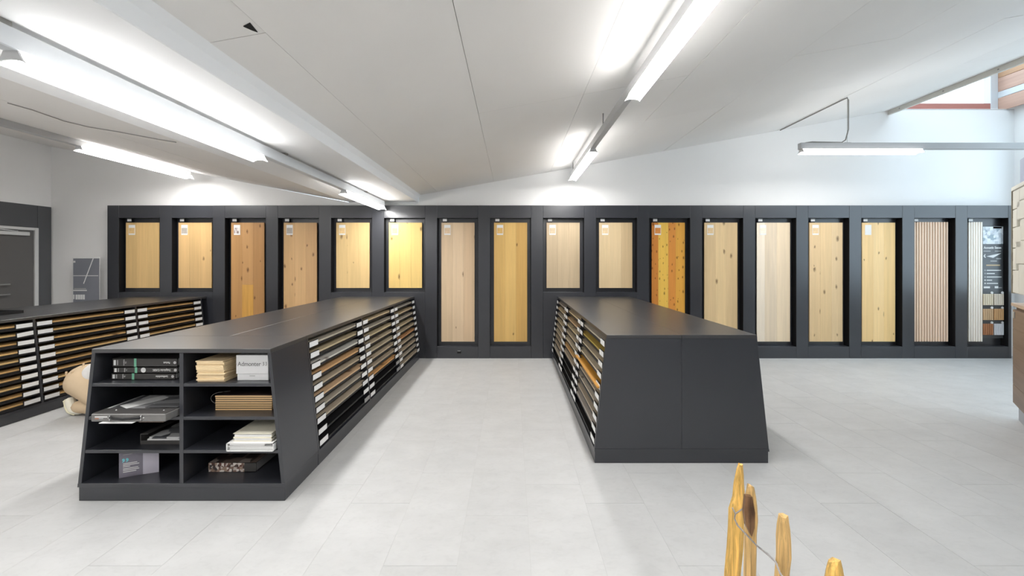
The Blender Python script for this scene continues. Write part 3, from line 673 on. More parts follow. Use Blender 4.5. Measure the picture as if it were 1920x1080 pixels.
# three ring binders
zb = Z1 + EPS; yf = 2.573
for q, (px0, px1, th_, name_, w_, lab) in enumerate(((209, 328, .041, 'Landhausdielen', .078, 'lowest charcoal binder with mint stripe in the top left compartment'),
                                                   (212.5, 333, .038, 'Designboden CLASSIC', .115, 'middle charcoal binder with mint stripe and white dot'),
                                                   (211, 332, .055, 'Parkett', .042, 'thickest charcoal binder with mint stripe, topmost of the three'))):
    xa, xb = (px0 - 960) * yf / F, (px1 - 960) * yf / F
    r = empty('ring_binder', ((xa + xb) / 2, yf + .14, zb), lab, 'binder', 'binders in the bookcase')
    z0, z1 = zb, zb + th_
    bm = bmesh.new()
    bm_box(bm, (xa, yf, z0), (xb, yf + .004, z1)); bm_box(bm, (xa, yf, z0), (xb, yf + .29, z0 + .003)); bm_box(bm, (xa, yf, z1 - .003), (xb, yf + .29, z1))
    c0 = Vector(((xa + xb) / 2, yf + .14, zb))
    for v in bm.verts: v.co -= c0
    cv = bm_obj('cover', bm, M['binder'], r, c0)
    box('pages', (xa + .006, yf + .02, z0 + .004), (xb - .006, yf + .28, z1 - .004), M['paper'], r)
    sx = xa + (.139 if q else .132)
    box('stripe', (sx, yf - .0012, z0 + .0005), (sx + .015, yf + .002, z1 - .0005), M['green'], cv)
    box('size_label', (xa + .008, yf - .0012, z0 + .25 * th_ - .003), (xa + .022, yf + .002, z1 - .2 * th_), M['card'], cv)
    zc = (z0 + z1) / 2
    box('text_line', (xa + .030, yf - .0008, z0 + .2 * th_), (xa + .036, yf + .002, z1 - .2 * th_), M['greyprint'], cv)
    text('spine_text', 'Die\nKollektion', .011, M['print'], cv, (xa + .080, yf - .0008, zc), rot=(math.radians(90), math.radians(90), 0), align='LEFT' if False else 'CENTER', width=th_ * .7)
    text('spine_title', name_, .018, M['print'], cv, (xb - .045 - w_ / 2, yf - .0008, zc), rot=(math.radians(90), math.radians(180), 0), bold=.0004, width=w_)
    if q == 1:
        bm = bmesh.new(); bmesh.ops.create_cone(bm, cap_ends=True, segments=20, radius1=.016, radius2=.016, depth=.002, matrix=Matrix.Rotation(math.pi / 2, 4, 'X'))
        bm_obj('round_sticker', bm, M['card'], cv, (P(269, 0, yf).x, yf - .0004, zc))
    bm = bmesh.new(); bmesh.ops.create_cone(bm, cap_ends=True, segments=14, radius1=.009, radius2=.009, depth=.002, matrix=Matrix.Rotation(math.pi / 2, 4, 'X'))
    bm_obj('finger_ring', bm, M['metal'], cv, (xb - .014, yf - .0004, zc))
    zb += th_ + .0015
# carrying case
yf = 2.409; xa, xb = -2.537, -2.088; zb = Z2 + .0035
r = empty('sample_case', ((xa + xb) / 2, yf + .17, zb), 'black carrying case with strap handle sticking out of the bookcase', 'case')
body = box('case_body', (xa, yf, zb), (xb, yf + .34, zb + .046), mat('charcoal_case', (0.17, 0.165, 0.16), 0.4, noise=0.1, nscale=20), r, bev=.004)
box('lid_flap', (xa + .004, yf + .006, zb + .0455), (xb - .004, yf + .09, zb + .049), M['binder'], r, bev=.001)
box('printed_lid', (xa + .004, yf + .092, zb + .0455), (xb - .004, yf + .335, zb + .0478), photo_mat('grey_photo_print', [(55, 55, 57), (190, 190, 190), (80, 80, 84), (40, 40, 42), (150, 150, 152), (70, 70, 72)], 7, (1, 0.35, 1)), r)
hx0, hx1, hz = P(208, 0, yf).x, P(266, 0, yf).x, zb + .024
tube('strap_handle', [(hx0, yf - .006, hz + .004), (hx0 + .03, yf - .018, hz + .003), ((hx0 + hx1) / 2, yf - .024, hz), (hx1 - .03, yf - .018, hz + .003), (hx1, yf - .006, hz + .004)], .0075, M['black'], r, seg=8)
for x in (hx0, hx1):
    tube('handle_ring', [(x, yf - .001, hz - .014), (x, yf - .008, hz - .012), (x, yf - .008, hz + .014), (x, yf - .001, hz + .016)], .003, M['metal'], r, seg=6)
    bm = bmesh.new(); bmesh.ops.create_uvsphere(bm, u_segments=8, v_segments=6, radius=.005); bm_obj('rivet', bm, M['metal'], r, (x + (-.012 if x == hx0 else .012), yf - .001, hz), True)
for x in (xa + .10, xb - .055):
    bm = bmesh.new(); bmesh.ops.create_uvsphere(bm, u_segments=8, v_segments=6, radius=.005); bm_obj('press_stud', bm, M['metal'], r, (x, yf + .055, zb + .049), True)
box('logo_mark', (xa + .025, yf - .0012, zb + .026), (xa + .10, yf + .001, zb + .032), M['print'], body)
box('logo_mark', (xa + .025, yf - .0012, zb + .016), (xa + .048, yf + .001, zb + .0215), mat('copper_print', lin((190, 130, 105)), .5, noise=.03), body)
box('logo_mark', (xa + .05, yf - .0012, zb + .016), (xa + .075, yf + .001, zb + .0215), M['greyprint'], body)
s_ = box('loose_sheet', (-2.47, 2.39, Z2 + EPS), (-2.27, 2.66, Z2 + .003), M['paper'], None); tag(s_, 'white sheet sticking out beneath the black carrying case', 'paper')
s_ = box('loose_sheet', (-2.25, 2.41, Z2 + EPS), (-2.10, 2.68, Z2 + .003), mat('brown_paper', lin((120, 105, 95)), .6, noise=.05), None); tag(s_, 'brown sheet beneath the right half of black carrying case', 'paper')
# two printed sheets lying on the case
for q, (x0_, x1_, y0_, y1_, rz, m_, lab) in enumerate(((-2.44, -2.34, 2.50, 2.72, -.5, M['paper'], 'white leaflet lying across the top of the carrying case'), (-2.30, -2.10, 2.505, 2.70, 0.04, photo_mat('grey_brochure', [(235, 235, 235), (90, 90, 92), (160, 160, 162), (60, 60, 62)], 9, (0.5, 1.6, 1)), 'grey printed brochure on the right of the carrying case'))):
    o = box('leaflet', (x0_, y0_, zb + .0495 + .002 * q), (x1_, y1_, zb + .0515 + .002 * q), m_, None, rot=(0, 0, rz)); tag(o, lab, 'leaflet')
# portfolio with magazines (third left compartment)
yf = 2.572; xa, xb = P(263, 0, yf).x, -2.078; zb = Z3 + EPS
r = empty('portfolio_box', ((xa + xb) / 2, yf + .15, zb), 'open black portfolio box holding white magazines below the carrying case', 'portfolio')
bm = bmesh.new(); c0 = Vector(((xa + xb) / 2, yf + .15, zb))
for a_, b_ in (((xa, yf, zb), (xb, yf + .31, zb + .004)), ((xa + .004, yf, zb + .004), (xb, yf + .004, zb + .024)), ((xa, yf, zb), (xa + .004, yf + .31, zb + .068)), ((xa, yf + .306, zb), (xb, yf + .31, zb + .06)), ((xa, yf, zb + .064), (xa + .05, yf + .31, zb + .068))):
    bm_box(bm, Vector(a_) - c0, Vector(b_) - c0)
bm_obj('box_shell', bm, M['binder'], r, c0)
for q in range(3):
    o = box('magazine', (xa + .022 + .012 * q, yf + .012, zb + .0045 + .013 * q), (xb - .004, yf + .295, zb + .0165 + .013 * q), M['paper'] if q < 2 else photo_mat('mag_cover', [(200, 200, 200), (60, 62, 66), (120, 122, 126)], 9, (1, .6, 1)), None, bev=.001, rot=(0, 0, 0.0))
    tag(o, ('lowest', 'middle', 'uppermost')[q] + ' magazine inside the open black portfolio box', 'magazine', 'magazines in the portfolio box')
# standing folded leaflet (bottom left)
q = [P(223, 897, 2.551), P(268, 891, 2.600), P(298, 885, 2.629)]
r = empty('folded_leaflet', (q[1].x, q[1].y, Z4), 'purple grey folded leaflet standing in the bottom left compartment', 'leaflet')
lm = [mat('leaflet_grey', lin((118, 114, 126)), .4, noise=.12, nscale=8), mat('leaflet_pale', lin((182, 178, 190)), .4, noise=.1, nscale=7)]
for k in range(2):
    a_, b_ = q[k].copy(), q[k + 1].copy(); a_.z = b_.z = Z4 + EPS
    dirn = (b_ - a_).normalized(); nn = Vector((-dirn.y, dirn.x, 0)) * .0015
    f_ = prism('leaflet_page', [a_, b_, b_ + nn, a_ + nn], (0, 0, .172), lm[k], r)
    if k == 0:
        ang = math.atan2(dirn.y, dirn.x)
        def on(u, z): return a_ + dirn * u + Vector((0, 0, z)) - nn * .35
        def line(u0, u1, z, m_, hgt=.004):
            c = on((u0 + u1) / 2, z); o = mobj('text_line', box_me(u1 - u0, .0012, hgt), m_, f_, c); o.rotation_euler = (0, 0, ang)
        line(.02, .065, .145, M['greyprint'], .003)
        for k2, (z, u1) in enumerate(((.088, .09), (.078, .10), (.068, .055), (.055, .095), (.045, .10), (.034, .085))): line(.02, u1, z, M['print'], .0042)
        c = on(.032, .108); o = text('quote_mark', '”', .085, mat('teal_print', lin((110, 185, 195)), .5, noise=.03), f_, (c.x, c.y - .0003, c.z - .022), rot=(math.radians(90), 0, ang), bold=.002)
# stack of cream brochures
yf = 2.516; zb = Z1 + EPS
xa, xb = P(368, 0, yf).x, P(420, 0, yf).x
for k in range(14):
    dx = random.uniform(-.007, .007); dy = random.uniform(0, .01)
    xx = xb + .055
    o = box('cream_brochure', (xa + dx, yf + dy, zb), (xb + dx, yf + dy + .30, zb + .0088), M['cream'], None, bev=.0012, rot=(0, 0, random.uniform(-.012, .012)))
    tag(o, 'cream brochure in the fanned stack left of the white box', 'brochure', 'stack of cream brochures')
    zb += .0096
# white box
yf = 2.553; xa, xb = P(442.5, 0, yf).x, P(503, 0, yf).x; zb = Z1 + EPS
r = empty('white_box', ((xa + xb) / 2, yf + .15, zb), 'white lidded box lettered Admonter in the top right compartment', 'box')
wbm = mat('white_box_card', (.74, .74, .745), .5, noise=.015)
box('box_base', (xa + .006, yf + .003, zb), (xb - .001, yf + .30, zb + .05), wbm, r, bev=.002)
ld = box('box_lid', (xa, yf, zb + .042), (xb, yf + .303, zb + .163), wbm, r, bev=.002)
text('lettering', 'Admonter', .04, mat('grey_ink', (.16, .16, .16), .6, noise=.02), ld, (xa + .085, yf - .0008, zb + .105), width=.148)
for q_, x in enumerate((xb - .032, xb - .014)):
    tube('emblem', [(x - .003, yf - .0006, zb + .116), (x + .004, yf - .0006, zb + .118), (x + .001, yf - .0006, zb + .108), (x + .005, yf - .0006, zb + .103), (x + .001, yf - .0006, zb + .096), (x - .004, yf - .0006, zb + .097)], .0013, M['binder'], ld, seg=5)
box('small_print', (xa + .085, yf + .0022, zb + .027), (xa + .12, yf + .004, zb + .032), M['greyprint'], r)
# stack of wood sample boards with cord loop
yf = 2.602; xa, xb = P(403, 0, yf).x, P(510, 0, yf).x; zb = Z2 + EPS
for k in range(7):
    o = box('sample_tile', (xa + random.uniform(-.002, .002), yf + random.uniform(0, .003), zb), (xb + random.uniform(-.002, .002), yf + .29, zb + .0098), wood((230, 192, 142), 0, 'X', rvar=.06), None, bev=.0008)
    tag(o, 'honey coloured sample board in the corded stack under the cream brochures', 'sample board', 'corded stack of sample boards')
    zb += .0100
    if k < 6:
        o2 = box('gap_shade_layer', (xa + .004, yf + .003, zb), (xb - .004, yf + .288, zb + .0040), M['black'], o); o2.parent = o  # black layer stands in for the shaded gap between two boards
        zb += .0042
o = box('photo_folder', (xa + .004, yf + .004, zb), (xb - .002, yf + .292, zb + .003), photo_mat('dark_photo', [(40, 30, 28), (66, 50, 44), (30, 24, 24), (84, 66, 58)], 9, (1, .5, 1)), None); tag(o, 'dark photo folder lying on top of the corded sample boards', 'folder')
lp = [Vector((xa + .01, yf + .06, Z2 + .012))]
for k in range(11):
    t_ = k / 10 * math.pi
    lp.append(Vector((xa - .004 - .075 * math.sin(t_), yf + .07, Z2 + .012 + .042 * (1 - math.cos(t_)))))
lp.append(Vector((xa + .05, yf + .07, Z2 + .1035)))
o = tube('cord_loop', lp, .0018, M['cable'], None, seg=6); tag(o, 'thin dark cord looping out left of the sample board stack', 'cord')
# white slipcase and ivory books
yf = 2.475; xa, xb = P(424, 0, yf).x, -1.476; zb = Z3 + EPS
r = empty('slipcase', ((xa + xb) / 2, yf + .16, zb), 'white slipcase with open front in the third right compartment', 'slipcase')
bm = bmesh.new(); c0 = Vector(((xa + xb) / 2, yf + .16, zb))
for a_, b_ in (((xa, yf, zb), (xb, yf + .33, zb + .004)), ((xa, yf, zb + .048), (xb, yf + .33, zb + .052)), ((xa, yf, zb + .0), (xa + .005, yf + .33, zb + .052)), ((xb - .005, yf, zb), (xb, yf + .33, zb + .052)), ((xa, yf + .322, zb), (xb, yf + .33, zb + .052)), ((xa, yf + .002, zb + .026), (xb, yf + .33, zb + .029))):
    bm_box(bm, Vector(a_) - c0, Vector(b_) - c0)
bm_obj('case_shell', bm, mat('white_case', (.78, .78, .77), .5, noise=.02), r, c0)
for q_ in range(2):
    o = box('white_catalogue', (xa + .012, yf + .012, zb + .0045 + .025 * q_), (xb - .012 - .05 * q_, yf + .30, zb + .022 + .025 * q_), M['paper'], None, bev=.001)
    tag(o, ('white catalogue in the lower slot of the slipcase', 'white catalogue in the upper slot of the slipcase')[q_], 'catalogue')
zb += .0528; xa2, xb2 = P(438, 0, 2.5).x, -1.50
for q_ in range(2):
    th_ = (.022, .026)[q_]
    r = empty('ivory_book', ((xa2 + xb2) / 2, 2.66, zb), ('ivory book directly on the white slipcase', 'topmost ivory book of the pile on the slipcase')[q_], 'book')
    y0_ = 2.497 + .002 * q_
    bm = bmesh.new(); c0 = Vector(((xa2 + xb2) / 2, 2.66, zb))
    for a_, b_ in (((xa2, y0_, zb), (xb2, y0_ + .31, zb + .003)), ((xa2, y0_, zb + th_ - .003), (xb2, y0_ + .31, zb + th_)), ((xb2 - .004, y0_, zb), (xb2, y0_ + .31, zb + th_))):
        bm_box(bm, Vector(a_) - c0, Vector(b_) - c0)
    bm_obj('cover', bm, M['creambook'], r, c0)
    box('pages', (xa2 + .005, y0_ + .005, zb + .0032), (xb2 - .006, y0_ + .3, zb + th_ - (.0032 if q_ == 0 else .009)), M['paper'], r)
    zb += th_ + .0006
    xa2 -= .002
# photo catalogue (bottom right)
yf = 2.629; xa, xb = P(391, 0, yf).x, P(480, 0, yf).x; zb = Z4 + EPS
r = empty('photo_catalogue', ((xa + xb) / 2, yf + .14, zb), 'thick photo catalogue with a colourful spine in the bottom right compartment', 'catalogue')
bm = bmesh.new(); c0 = Vector(((xa + xb) / 2, yf + .14, zb))
for a_, b_ in (((xa, yf, zb), (xb, yf + .27, zb + .003)), ((xa, yf, zb + .057), (xb, yf + .27, zb + .06)), ((xa, yf, zb), (xb, yf + .004, zb + .06))):
    bm_box(bm, Vector(a_) - c0, Vector(b_) - c0)
cv = bm_obj('cover', bm, M['binder'], r, c0)
box('spine_photos', (xa + .001, yf - .001, zb + .001), (xa + .235, yf + .002, zb + .059), photo_mat('spine_collage', [(70, 52, 46), (190, 180, 172), (120, 96, 84), (215, 208, 200), (96, 60, 50), (150, 128, 112), (60, 56, 56)], 60, (1, 1, 1)), cv)
box('cover_photo', (xa + .002, yf + .004, zb + .0598), (xb - .002, yf + .265, zb + .0606), photo_mat('cover_collage', [(60, 50, 46), (110, 96, 88), (40, 36, 36), (150, 140, 132)], 14, (1, .5, 1)), cv)
box('pages', (xa + .004, yf + .005, zb + .0035), (xb - .003, yf + .265, zb + .0565), M['cardgrey'], r)

# ------------------------------------------------------------------ strip lights
LW = 0.055
def lamp_profile(k=1.0, up=0.0):
    # flared section: narrow at the rail, concave underside
    top = [(-.027, 0), (.027, 0)]
    side_r = [(.036, -.022), (LW, -.050)]
    under = [(LW * math.cos(t) * .96, -.050 + .016 * math.sin(t)) for t in [math.pi * q / 8 for q in range(1, 8)]]
    return top + side_r + under + [(-LW, -.050), (-.036, -.022)]
PROF = lamp_profile()
def strip_light(c0, axis, length, label, grp='strip lights'):
    """c0: centre of the near / left end at the underside of the rail; axis 'Y' or 'X'"""
    r = empty('strip_light', Vector(c0), label, 'strip light', grp)
    R = (lambda u, v, w: Vector((u, w, v))) if axis == 'Y' else (lambda u, v, w: Vector((w, -u, v)))
    bm = bmesh.new(); bm_prism(bm, [R(u, v, .008) for u, v in PROF], R(0, 0, length - .016)); df = bm_obj('diffuser', bm, M['diff'], r, c0)
    df.data.materials.append(M['diffside'])
    for p_ in df.data.polygons:
        if abs(p_.normal.dot(R(1, 0, 0))) > .5 and p_.center.z > -.0499: p_.material_index = 1
    for w in (0, length - .008):
        bm = bmesh.new(); bm_prism(bm, [R(u * 1.06, v * 1.03, w) for u, v in PROF], R(0, 0, .008)); bm_obj('end_cap', bm, M['cap'], r, c0)
    return r
def rail(name, a, b, h_, w_, m_, label, clips=()):
    a, b = Vector(a), Vector(b); r = empty(name, (a + b) / 2, label, 'light rail', 'light rails')
    ax = 'Y' if abs((b - a).y) > abs((b - a).x) else 'X'
    if ax == 'Y': box('channel', (a.x - w_ / 2, a.y, a.z), (a.x + w_ / 2, b.y, a.z + h_), m_, r, bev=.004)
    else: box('channel', (a.x, a.y - w_ / 2, a.z), (b.x, a.y + w_ / 2, a.z + h_), m_, r, bev=.004)
    return r
ZG = 2.315
rl = rail('light_rail', (-1.945, -4.6, ZG), (-1.945, 6.02, ZG), .082, .06, M['rail'], 'white light rail running under the flat soffit strip')
for k in range(6):
    y = -4.2 + k * 1.9
    box('spacer_clip', (-1.965, y, ZG + .082), (-1.925, y + .04, ZS), M['cable'], rl)
for n_, y in (('far', 4.62), ('near', 1.55), ('hidden', -1.5), ('hidden2', -4.4)):
    strip_light((-1.945, y, ZG), 'Y', 1.40 if n_ == 'far' else 1.55, {'far': 'lit strip light on the soffit rail ending at display wall', 'near': 'large lit strip light on the soffit rail at upper left'}.get(n_, 'strip light on the soffit rail %s behind the viewer' % ('just' if y > -3 else 'far')))
XH, ZH = 0.90, 2.745
rl = rail('light_rail', (XH, -4.6, ZH), (XH, 6.0, ZH), .075, .055, M['railgrey'], 'light rail hung below the sloping ceiling above the right island')
for k in range(6):
    y = 5.9 - k * 1.95
    tube('hanger', [(XH, y, ZH + .075), (XH, y, zr(XH) + .002)], .006, M['cable'], rl)
for n_, y, l_ in (('far', 4.44, 1.55), ('near', 1.45, 1.55), ('b', -1.5, 1.55), ('c', -4.5, 1.55)):
    strip_light((XH, y, ZH), 'Y', l_, {'far': 'small lit strip light above the right island near display wall', 'near': 'large lit strip light above the right island at top edge'}.get(n_, 'strip light on the right ceiling rail %s behind the viewer' % ('just' if y > -3 else 'far')))
X3, Z3_ = -4.824, 2.775
rl = rail('light_rail', (X3, -4.6, Z3_), (X3, 5.98, Z3_), .07, .055, M['railgrey'], 'grey light rail below the sloping ceiling near the door')
for k in range(6):
    y = 5.8 - k * 1.95
    tube('hanger', [(X3, y, Z3_ + .07), (X3, y, zl(X3) + .002)], .006, M['cable'], rl)
for n_, y in (('far', 4.45), ('b', 1.2), ('c', -1.8), ('d', -4.5)):
    strip_light((X3, y, Z3_), 'Y', 1.55, {'far': 'lit strip light at left above the unit near the door'}.get(n_, 'strip light on the door side rail %s' % ('left of the viewer' if y > 0 else 'just behind the viewer' if y > -3 else 'far behind the viewer')))
# pendant across the right bay
ZP = 2.892
rl = rail('light_rail', (3.59, 5.0, ZP), (7.7, 5.0, ZP), .078, .06, M['railgrey'], 'horizontal pendant light rail crossing the bright bay at right')
strip_light((3.61, 5.0, ZP), 'X', 1.5, 'lit strip light on the horizontal pendant rail at right')
box('cable_clip', (4.15, 4.99, ZP + .078), (4.23, 5.01, ZP + .086), M['cable'], rl)
for x in (4.19, 6.45):
    ztop = zr(x) if x < XE else 4.9
    tube('suspension_wire', [(x, 5.0, ZP + .078), (x, 5.0, ztop)], .0016, M['cable'], rl, seg=5)
pc = [Vector((3.66, 5.0, ZP + .08)), Vector((3.75, 5.0, ZP + .094)), Vector((4.12, 5.0, ZP + .086)), Vector((4.17, 5.0, ZP + .12)), Vector((4.205, 5.0, ZP + .25)), Vector((4.205, 5.0, zr(4.205) - .04)), Vector((4.19, 5.0, zr(4.19) - .012))]
yy = 5.05
while yy < 6.28:
    pc.append(Vector((4.19, yy, zr(4.19) - .010))); yy += .3
tube('power_cable', pc, .0075, M['cable'], rl, seg=6)
# loose wire under the left ceiling
wp = []
for (px, py) in ((14, 192), (60, 205), (120, 226), (165, 237), (220, 246), (300, 261), (330, 266)):
    u = (px - 960) / F; v = (HOR - py) / F
    d = (2.425 + .186 * VL - H) / (v + .186 * u)
    wp.append(Vector((u * d, d, H + v * d - .004)))
o = tube('ceiling_wire', wp, .004, M['cable'], None, seg=5); tag(o, 'thin loose wire running along the left sloping ceiling', 'wire')

# ------------------------------------------------------------------ rotated cabinet front display at the right edge
tw = empty('cabinet_display', (4.80, 3.80, 0), 'kitchen front display with cream upper and brown wooden lower doors at right edge', 'cabinet')
tu = Vector((-.676, -.737, 0)); tn = Vector((-.737, .676, 0))
tw.rotation_euler = (0, 0, math.atan2(tu.y, tu.x))       # local +x runs along the face towards the viewer
tun = Vector((-tu.y, tu.x, 0))                           # local +y
sgn = 1 if tun.dot(tn) > 0 else -1                       # sign of local y that points out of the face
def tbx(name, u0, u1, n0, n1, z0, z1, m_, parent=None, bev=.002):
    p_ = parent or tw
    n0, n1 = sorted((n0 * sgn, n1 * sgn))
    me = box_me(u1 - u0, n1 - n0, z1 - z0, bev); o = bpy.data.objects.new(name, me)
    if not me.materials: me.materials.append(m_)
    else: o.material_slots[0].link = 'OBJECT'; o.material_slots[0].material = m_
    COL.objects.link(o); o.parent = p_
    c = Vector(((u0 + u1) / 2, (n0 + n1) / 2, (z0 + z1) / 2))
    o.location = c - (TL_.get(p_.name, Vector()))
    TL_[o.name] = c
    return o
TL_ = {}
creamf = mat('cream_front', lin((226, 224, 214)), .5, .4, noise=.02)
brownf = wood((128, 107, 91), .1, 'X', var=.2)
tbx('plinth', .05, 1.2, -.40, 0.0, 0, .13, mat('grey_plinth', lin((165, 168, 175)), .4, noise=.02))
tbx('base_carcass', 0, 1.22, -.45, 0.005, .13, 1.07, brownf)
lower = tbx('lower_door', .012, .60, .006, .026, .15, 1.04, brownf)
for k in range(5): tbx('wood_strip', .014, .598, .026, .029, .155 + .177 * k, .155 + .177 * (k + 1) - .004, brownf, lower, .0008)
tbx('lower_door', .604, 1.2, .006, .026, .15, 1.04, brownf)
tbx('door_lock', .05, .10, .029, .036, .96, 1.02, M['metal'], lower)
tbx('worktop', -.02, 1.24, -.47, .035, 1.07, 1.10, wood((190, 168, 146), .0, 'X'))
tbx('back_board', .03, 1.2, -.10, -.08, 1.10, 1.2, wood((150, 104, 70), .1, 'X'))
tbx('upper_carcass', 0.0, 1.22, -.45, 0.012, 1.19, 2.19, creamf)
tbx('upper_edge', -.01, 1.22, .012, .035, 2.165, 2.20, creamf)
tbx('upper_edge', -.01, 0.0, .00, .035, 1.19, 2.165, mat('taupe_edge', lin((150, 142, 122)), .5, noise=.02))
# puzzle like cream relief plates, stepped joints
zs_ = [1.195, 1.41, 1.62, 1.815, 1.985, 2.163]
sh = [(.23, .36), (.12, .42), (.30, .44), (.16, .38), (.25, .45)]
for k in range(5):
    a_, b_ = sh[k]
    up = .06
    tbx('relief_plate', .006, a_ - .003, .012, .028, zs_[k] + .003, zs_[k + 1] - .003, creamf, None, .003)
    tbx('relief_plate', a_ + .003, b_ + .2, .012, .028, zs_[k] + .003 + (up if k else 0), zs_[k + 1] - .003 + (up if k < 4 else 0), creamf, None, .003)
    tbx('gap_shade_slab', .0, .012, .020, .0295, zs_[k] + .09, zs_[k] + .17, mat('gap_shade_brown', lin((98, 88, 70)), .6, noise=.02), None, .001)  # dark slab paints the shaded gap between edge strip and plates
tbx('top_box', .10, 1.2, -.45, 0.0, 2.19, 2.44, mat('blue_grey_front', lin((168, 176, 198)), .5, noise=.02))

# ------------------------------------------------------------------ chestnut paling fence
fe = empty('paling_fence', (.70, 1.1, 0), 'split chestnut paling fence with twisted wire in the foreground', 'fence')
bark = wood((124, 92, 64), .4, 'Z', gs=6.0, var=.7)
def stake(tip, base, w, t, taper, m_, seed, flat):
    rnd = random.Random(seed); tip, base = Vector(tip), Vector(base)
    n = 7; ang0 = rnd.uniform(0, 1)
    prof = [(math.cos(ang0 + 2 * math.pi * k / n) * (w / 2) * rnd.uniform(.85, 1.1), math.sin(ang0 + 2 * math.pi * k / n) * (t / 2) * rnd.uniform(.85, 1.1)) for k in range(n)]
    bm = bmesh.new(); rings = []
    L_ = (tip - base).length
    steps = [0, .15, .3, .45, .58, .68, .76, .83, .88, .93, .965, .985, 1.0]
    for q_ in steps:
        d_ = (1 - q_) * L_                                   # distance from the tip
        s = 1.0 if d_ > taper else flat + (1 - flat) * (d_ / taper) ** .8
        wob = Vector((rnd.uniform(-.003, .003), rnd.uniform(-.003, .003), 0))
        c = base.lerp(tip, q_) + (wob if q_ < .93 else wob * .2) - base
        rings.append([bm.verts.new(c + Vector((x * s * rnd.uniform(.96, 1.05), y * s * rnd.uniform(.96, 1.05), (.006 * rnd.uniform(-1, 1) if q_ == 1 else 0)))) for x, y in prof])
    for i in range(len(rings) - 1):
        for k in range(n): bm.faces.new((rings[i][k], rings[i][(k + 1) % n], rings[i + 1][(k + 1) % n], rings[i + 1][k]))
    bm.faces.new(rings[0][::-1]); bm.faces.new(rings[-1])
    return bm_obj('stake', bm, m_, fe, base)
sw = wood((226, 182, 100), .10, 'Z', gs=5.0, var=.6, rough=.6, rvar=.04)
sw2 = wood((206, 170, 112), .12, 'Z', gs=5.0, var=.55, rough=.6, rvar=.04)
t1 = P(1388, 872, 1.30); stake(t1, (t1.x - .055, 1.30, 0), .050, .040, .16, sw, 3, .32)
t2 = P(1408, 911, 1.176); s2 = stake(t2, (t2.x + .002, 1.18, 0), .034, .034, .05, sw2, 5, .55)
t3 = P(1468, 968, 1.036); stake(t3, (t3.x - .004, 1.04, 0), .036, .034, .05, sw2, 8, .62)
t4 = P(1565, 1052, .88); stake(t4, (t4.x + .006, .885, 0), .048, .042, .06, sw, 12, .5)
# strip of bark left on the second stake
pb = [P(1399, 930, 1.155), P(1411, 932, 1.155), P(1416, 962, 1.155), P(1415, 990, 1.155), P(1410, 1007, 1.155), P(1399, 985, 1.155), P(1396, 960, 1.155)]
bm = bmesh.new(); c0 = pb[0].copy(); bm_prism(bm, [q_ - c0 for q_ in pb], (0, .012, 0)); bm_obj('bark_strip', bm, bark, fe, c0)
# twisted wire
def helix(path, r, tw_, off):
    pts = []; acc = 0
    for i in range(len(path) - 1):
        a_, b_ = Vector(path[i]), Vector(path[i + 1]); n_ = max(2, int((b_ - a_).length / .004))
        t_ = (b_ - a_).normalized(); u_ = t_.cross(Vector((0, 1, .1))).normalized(); v_ = t_.cross(u_)
        for k in range(n_):
            ph = acc * tw_ + off
            pts.append(a_.lerp(b_, k / n_) + (u_ * math.cos(ph) + v_ * math.sin(ph)) * r); acc += (b_ - a_).length / n_
    return pts
wpth = [P(1373, 952, 1.272), P(1379, 963, 1.262), P(1377, 972, 1.262), P(1383, 985, 1.25), P(1399, 1002, 1.16), P(1418, 1022, 1.14), P(1440, 1040, 1.07), P(1455, 1054, 1.025), P(1462, 1074, 1.005), P(1480, 1098, .98), P(1545, 1150, .862)]
for q_ in range(2): tube('twisted_wire', helix(wpth, .0016, 420, math.pi * q_), .0015, M['wire'], fe, seg=5)
tube('twisted_wire', [P(1379, 963, 1.262), P(1388, 957, 1.268), P(1395, 952, 1.275), P(1399, 951, 1.31)], .0022, M['wire'], fe, seg=5)

# ------------------------------------------------------------------ person kneeling behind the bookcase
_b = bmesh.new(); bmesh.ops.create_uvsphere(_b, u_segments=14, v_segments=9, radius=1.0)
_b.verts.index_update(); UNIT = ([tuple(v.co) for v in _b.verts], [tuple(v.index for v in f.verts) for f in _b.faces]); _b.free()
def skin(name, pts, edges_, rad, m_, parent, loc, root=0, voxel=.012):
    """fuse tapering rounded limbs along a skeleton into one continuous surface"""
    rr = [(r_ if isinstance(r_, tuple) else (r_, r_)) for r_ in rad]
    V, Fc = [], []
    def blob(c, ra):
        k0 = len(V)
        V.extend((c.x + ra[1] * x, c.y + ra[0] * y, c.z + ra[1] * z) for x, y, z in UNIT[0]); Fc.extend(tuple(k0 + i_ for i_ in f_) for f_ in UNIT[1])
    for a_, b_ in edges_:
        A, B = Vector(pts[a_]), Vector(pts[b_]); n_ = max(2, int((B - A).length / (.5 * min(rr[a_] + rr[b_]))) + 1)
        for q_ in range(n_ + 1):
            t_ = q_ / n_; blob(A.lerp(B, t_), (rr[a_][0] * (1 - t_) + rr[b_][0] * t_, rr[a_][1] * (1 - t_) + rr[b_][1] * t_))
    me = bpy.data.meshes.new(name); me.from_pydata(V, [], Fc); me.update(); me.materials.append(m_)
    o = bpy.data.objects.new(name, me); link(o, parent, loc)
    r_ = o.modifiers.new('fuse', 'REMESH'); r_.mode = 'VOXEL'; r_.voxel_size = voxel; r_.use_smooth_shade = True
    sm = o.modifiers.new('soften', 'SMOOTH'); sm.factor = .5; sm.iterations = 4
    return o
PX, PY = -4.25, 4.0
skinm = mat('skin', lin((205, 160, 130)), .5, .4, noise=.03)
trou = mat('beige_cotton', lin((206, 184, 154)), .9, .1, noise=.05, nscale=6, bump=.15, bscale=90)
shirt = mat('white_cotton', (.74, .73, .71), .9, .1, noise=.03, nscale=8)
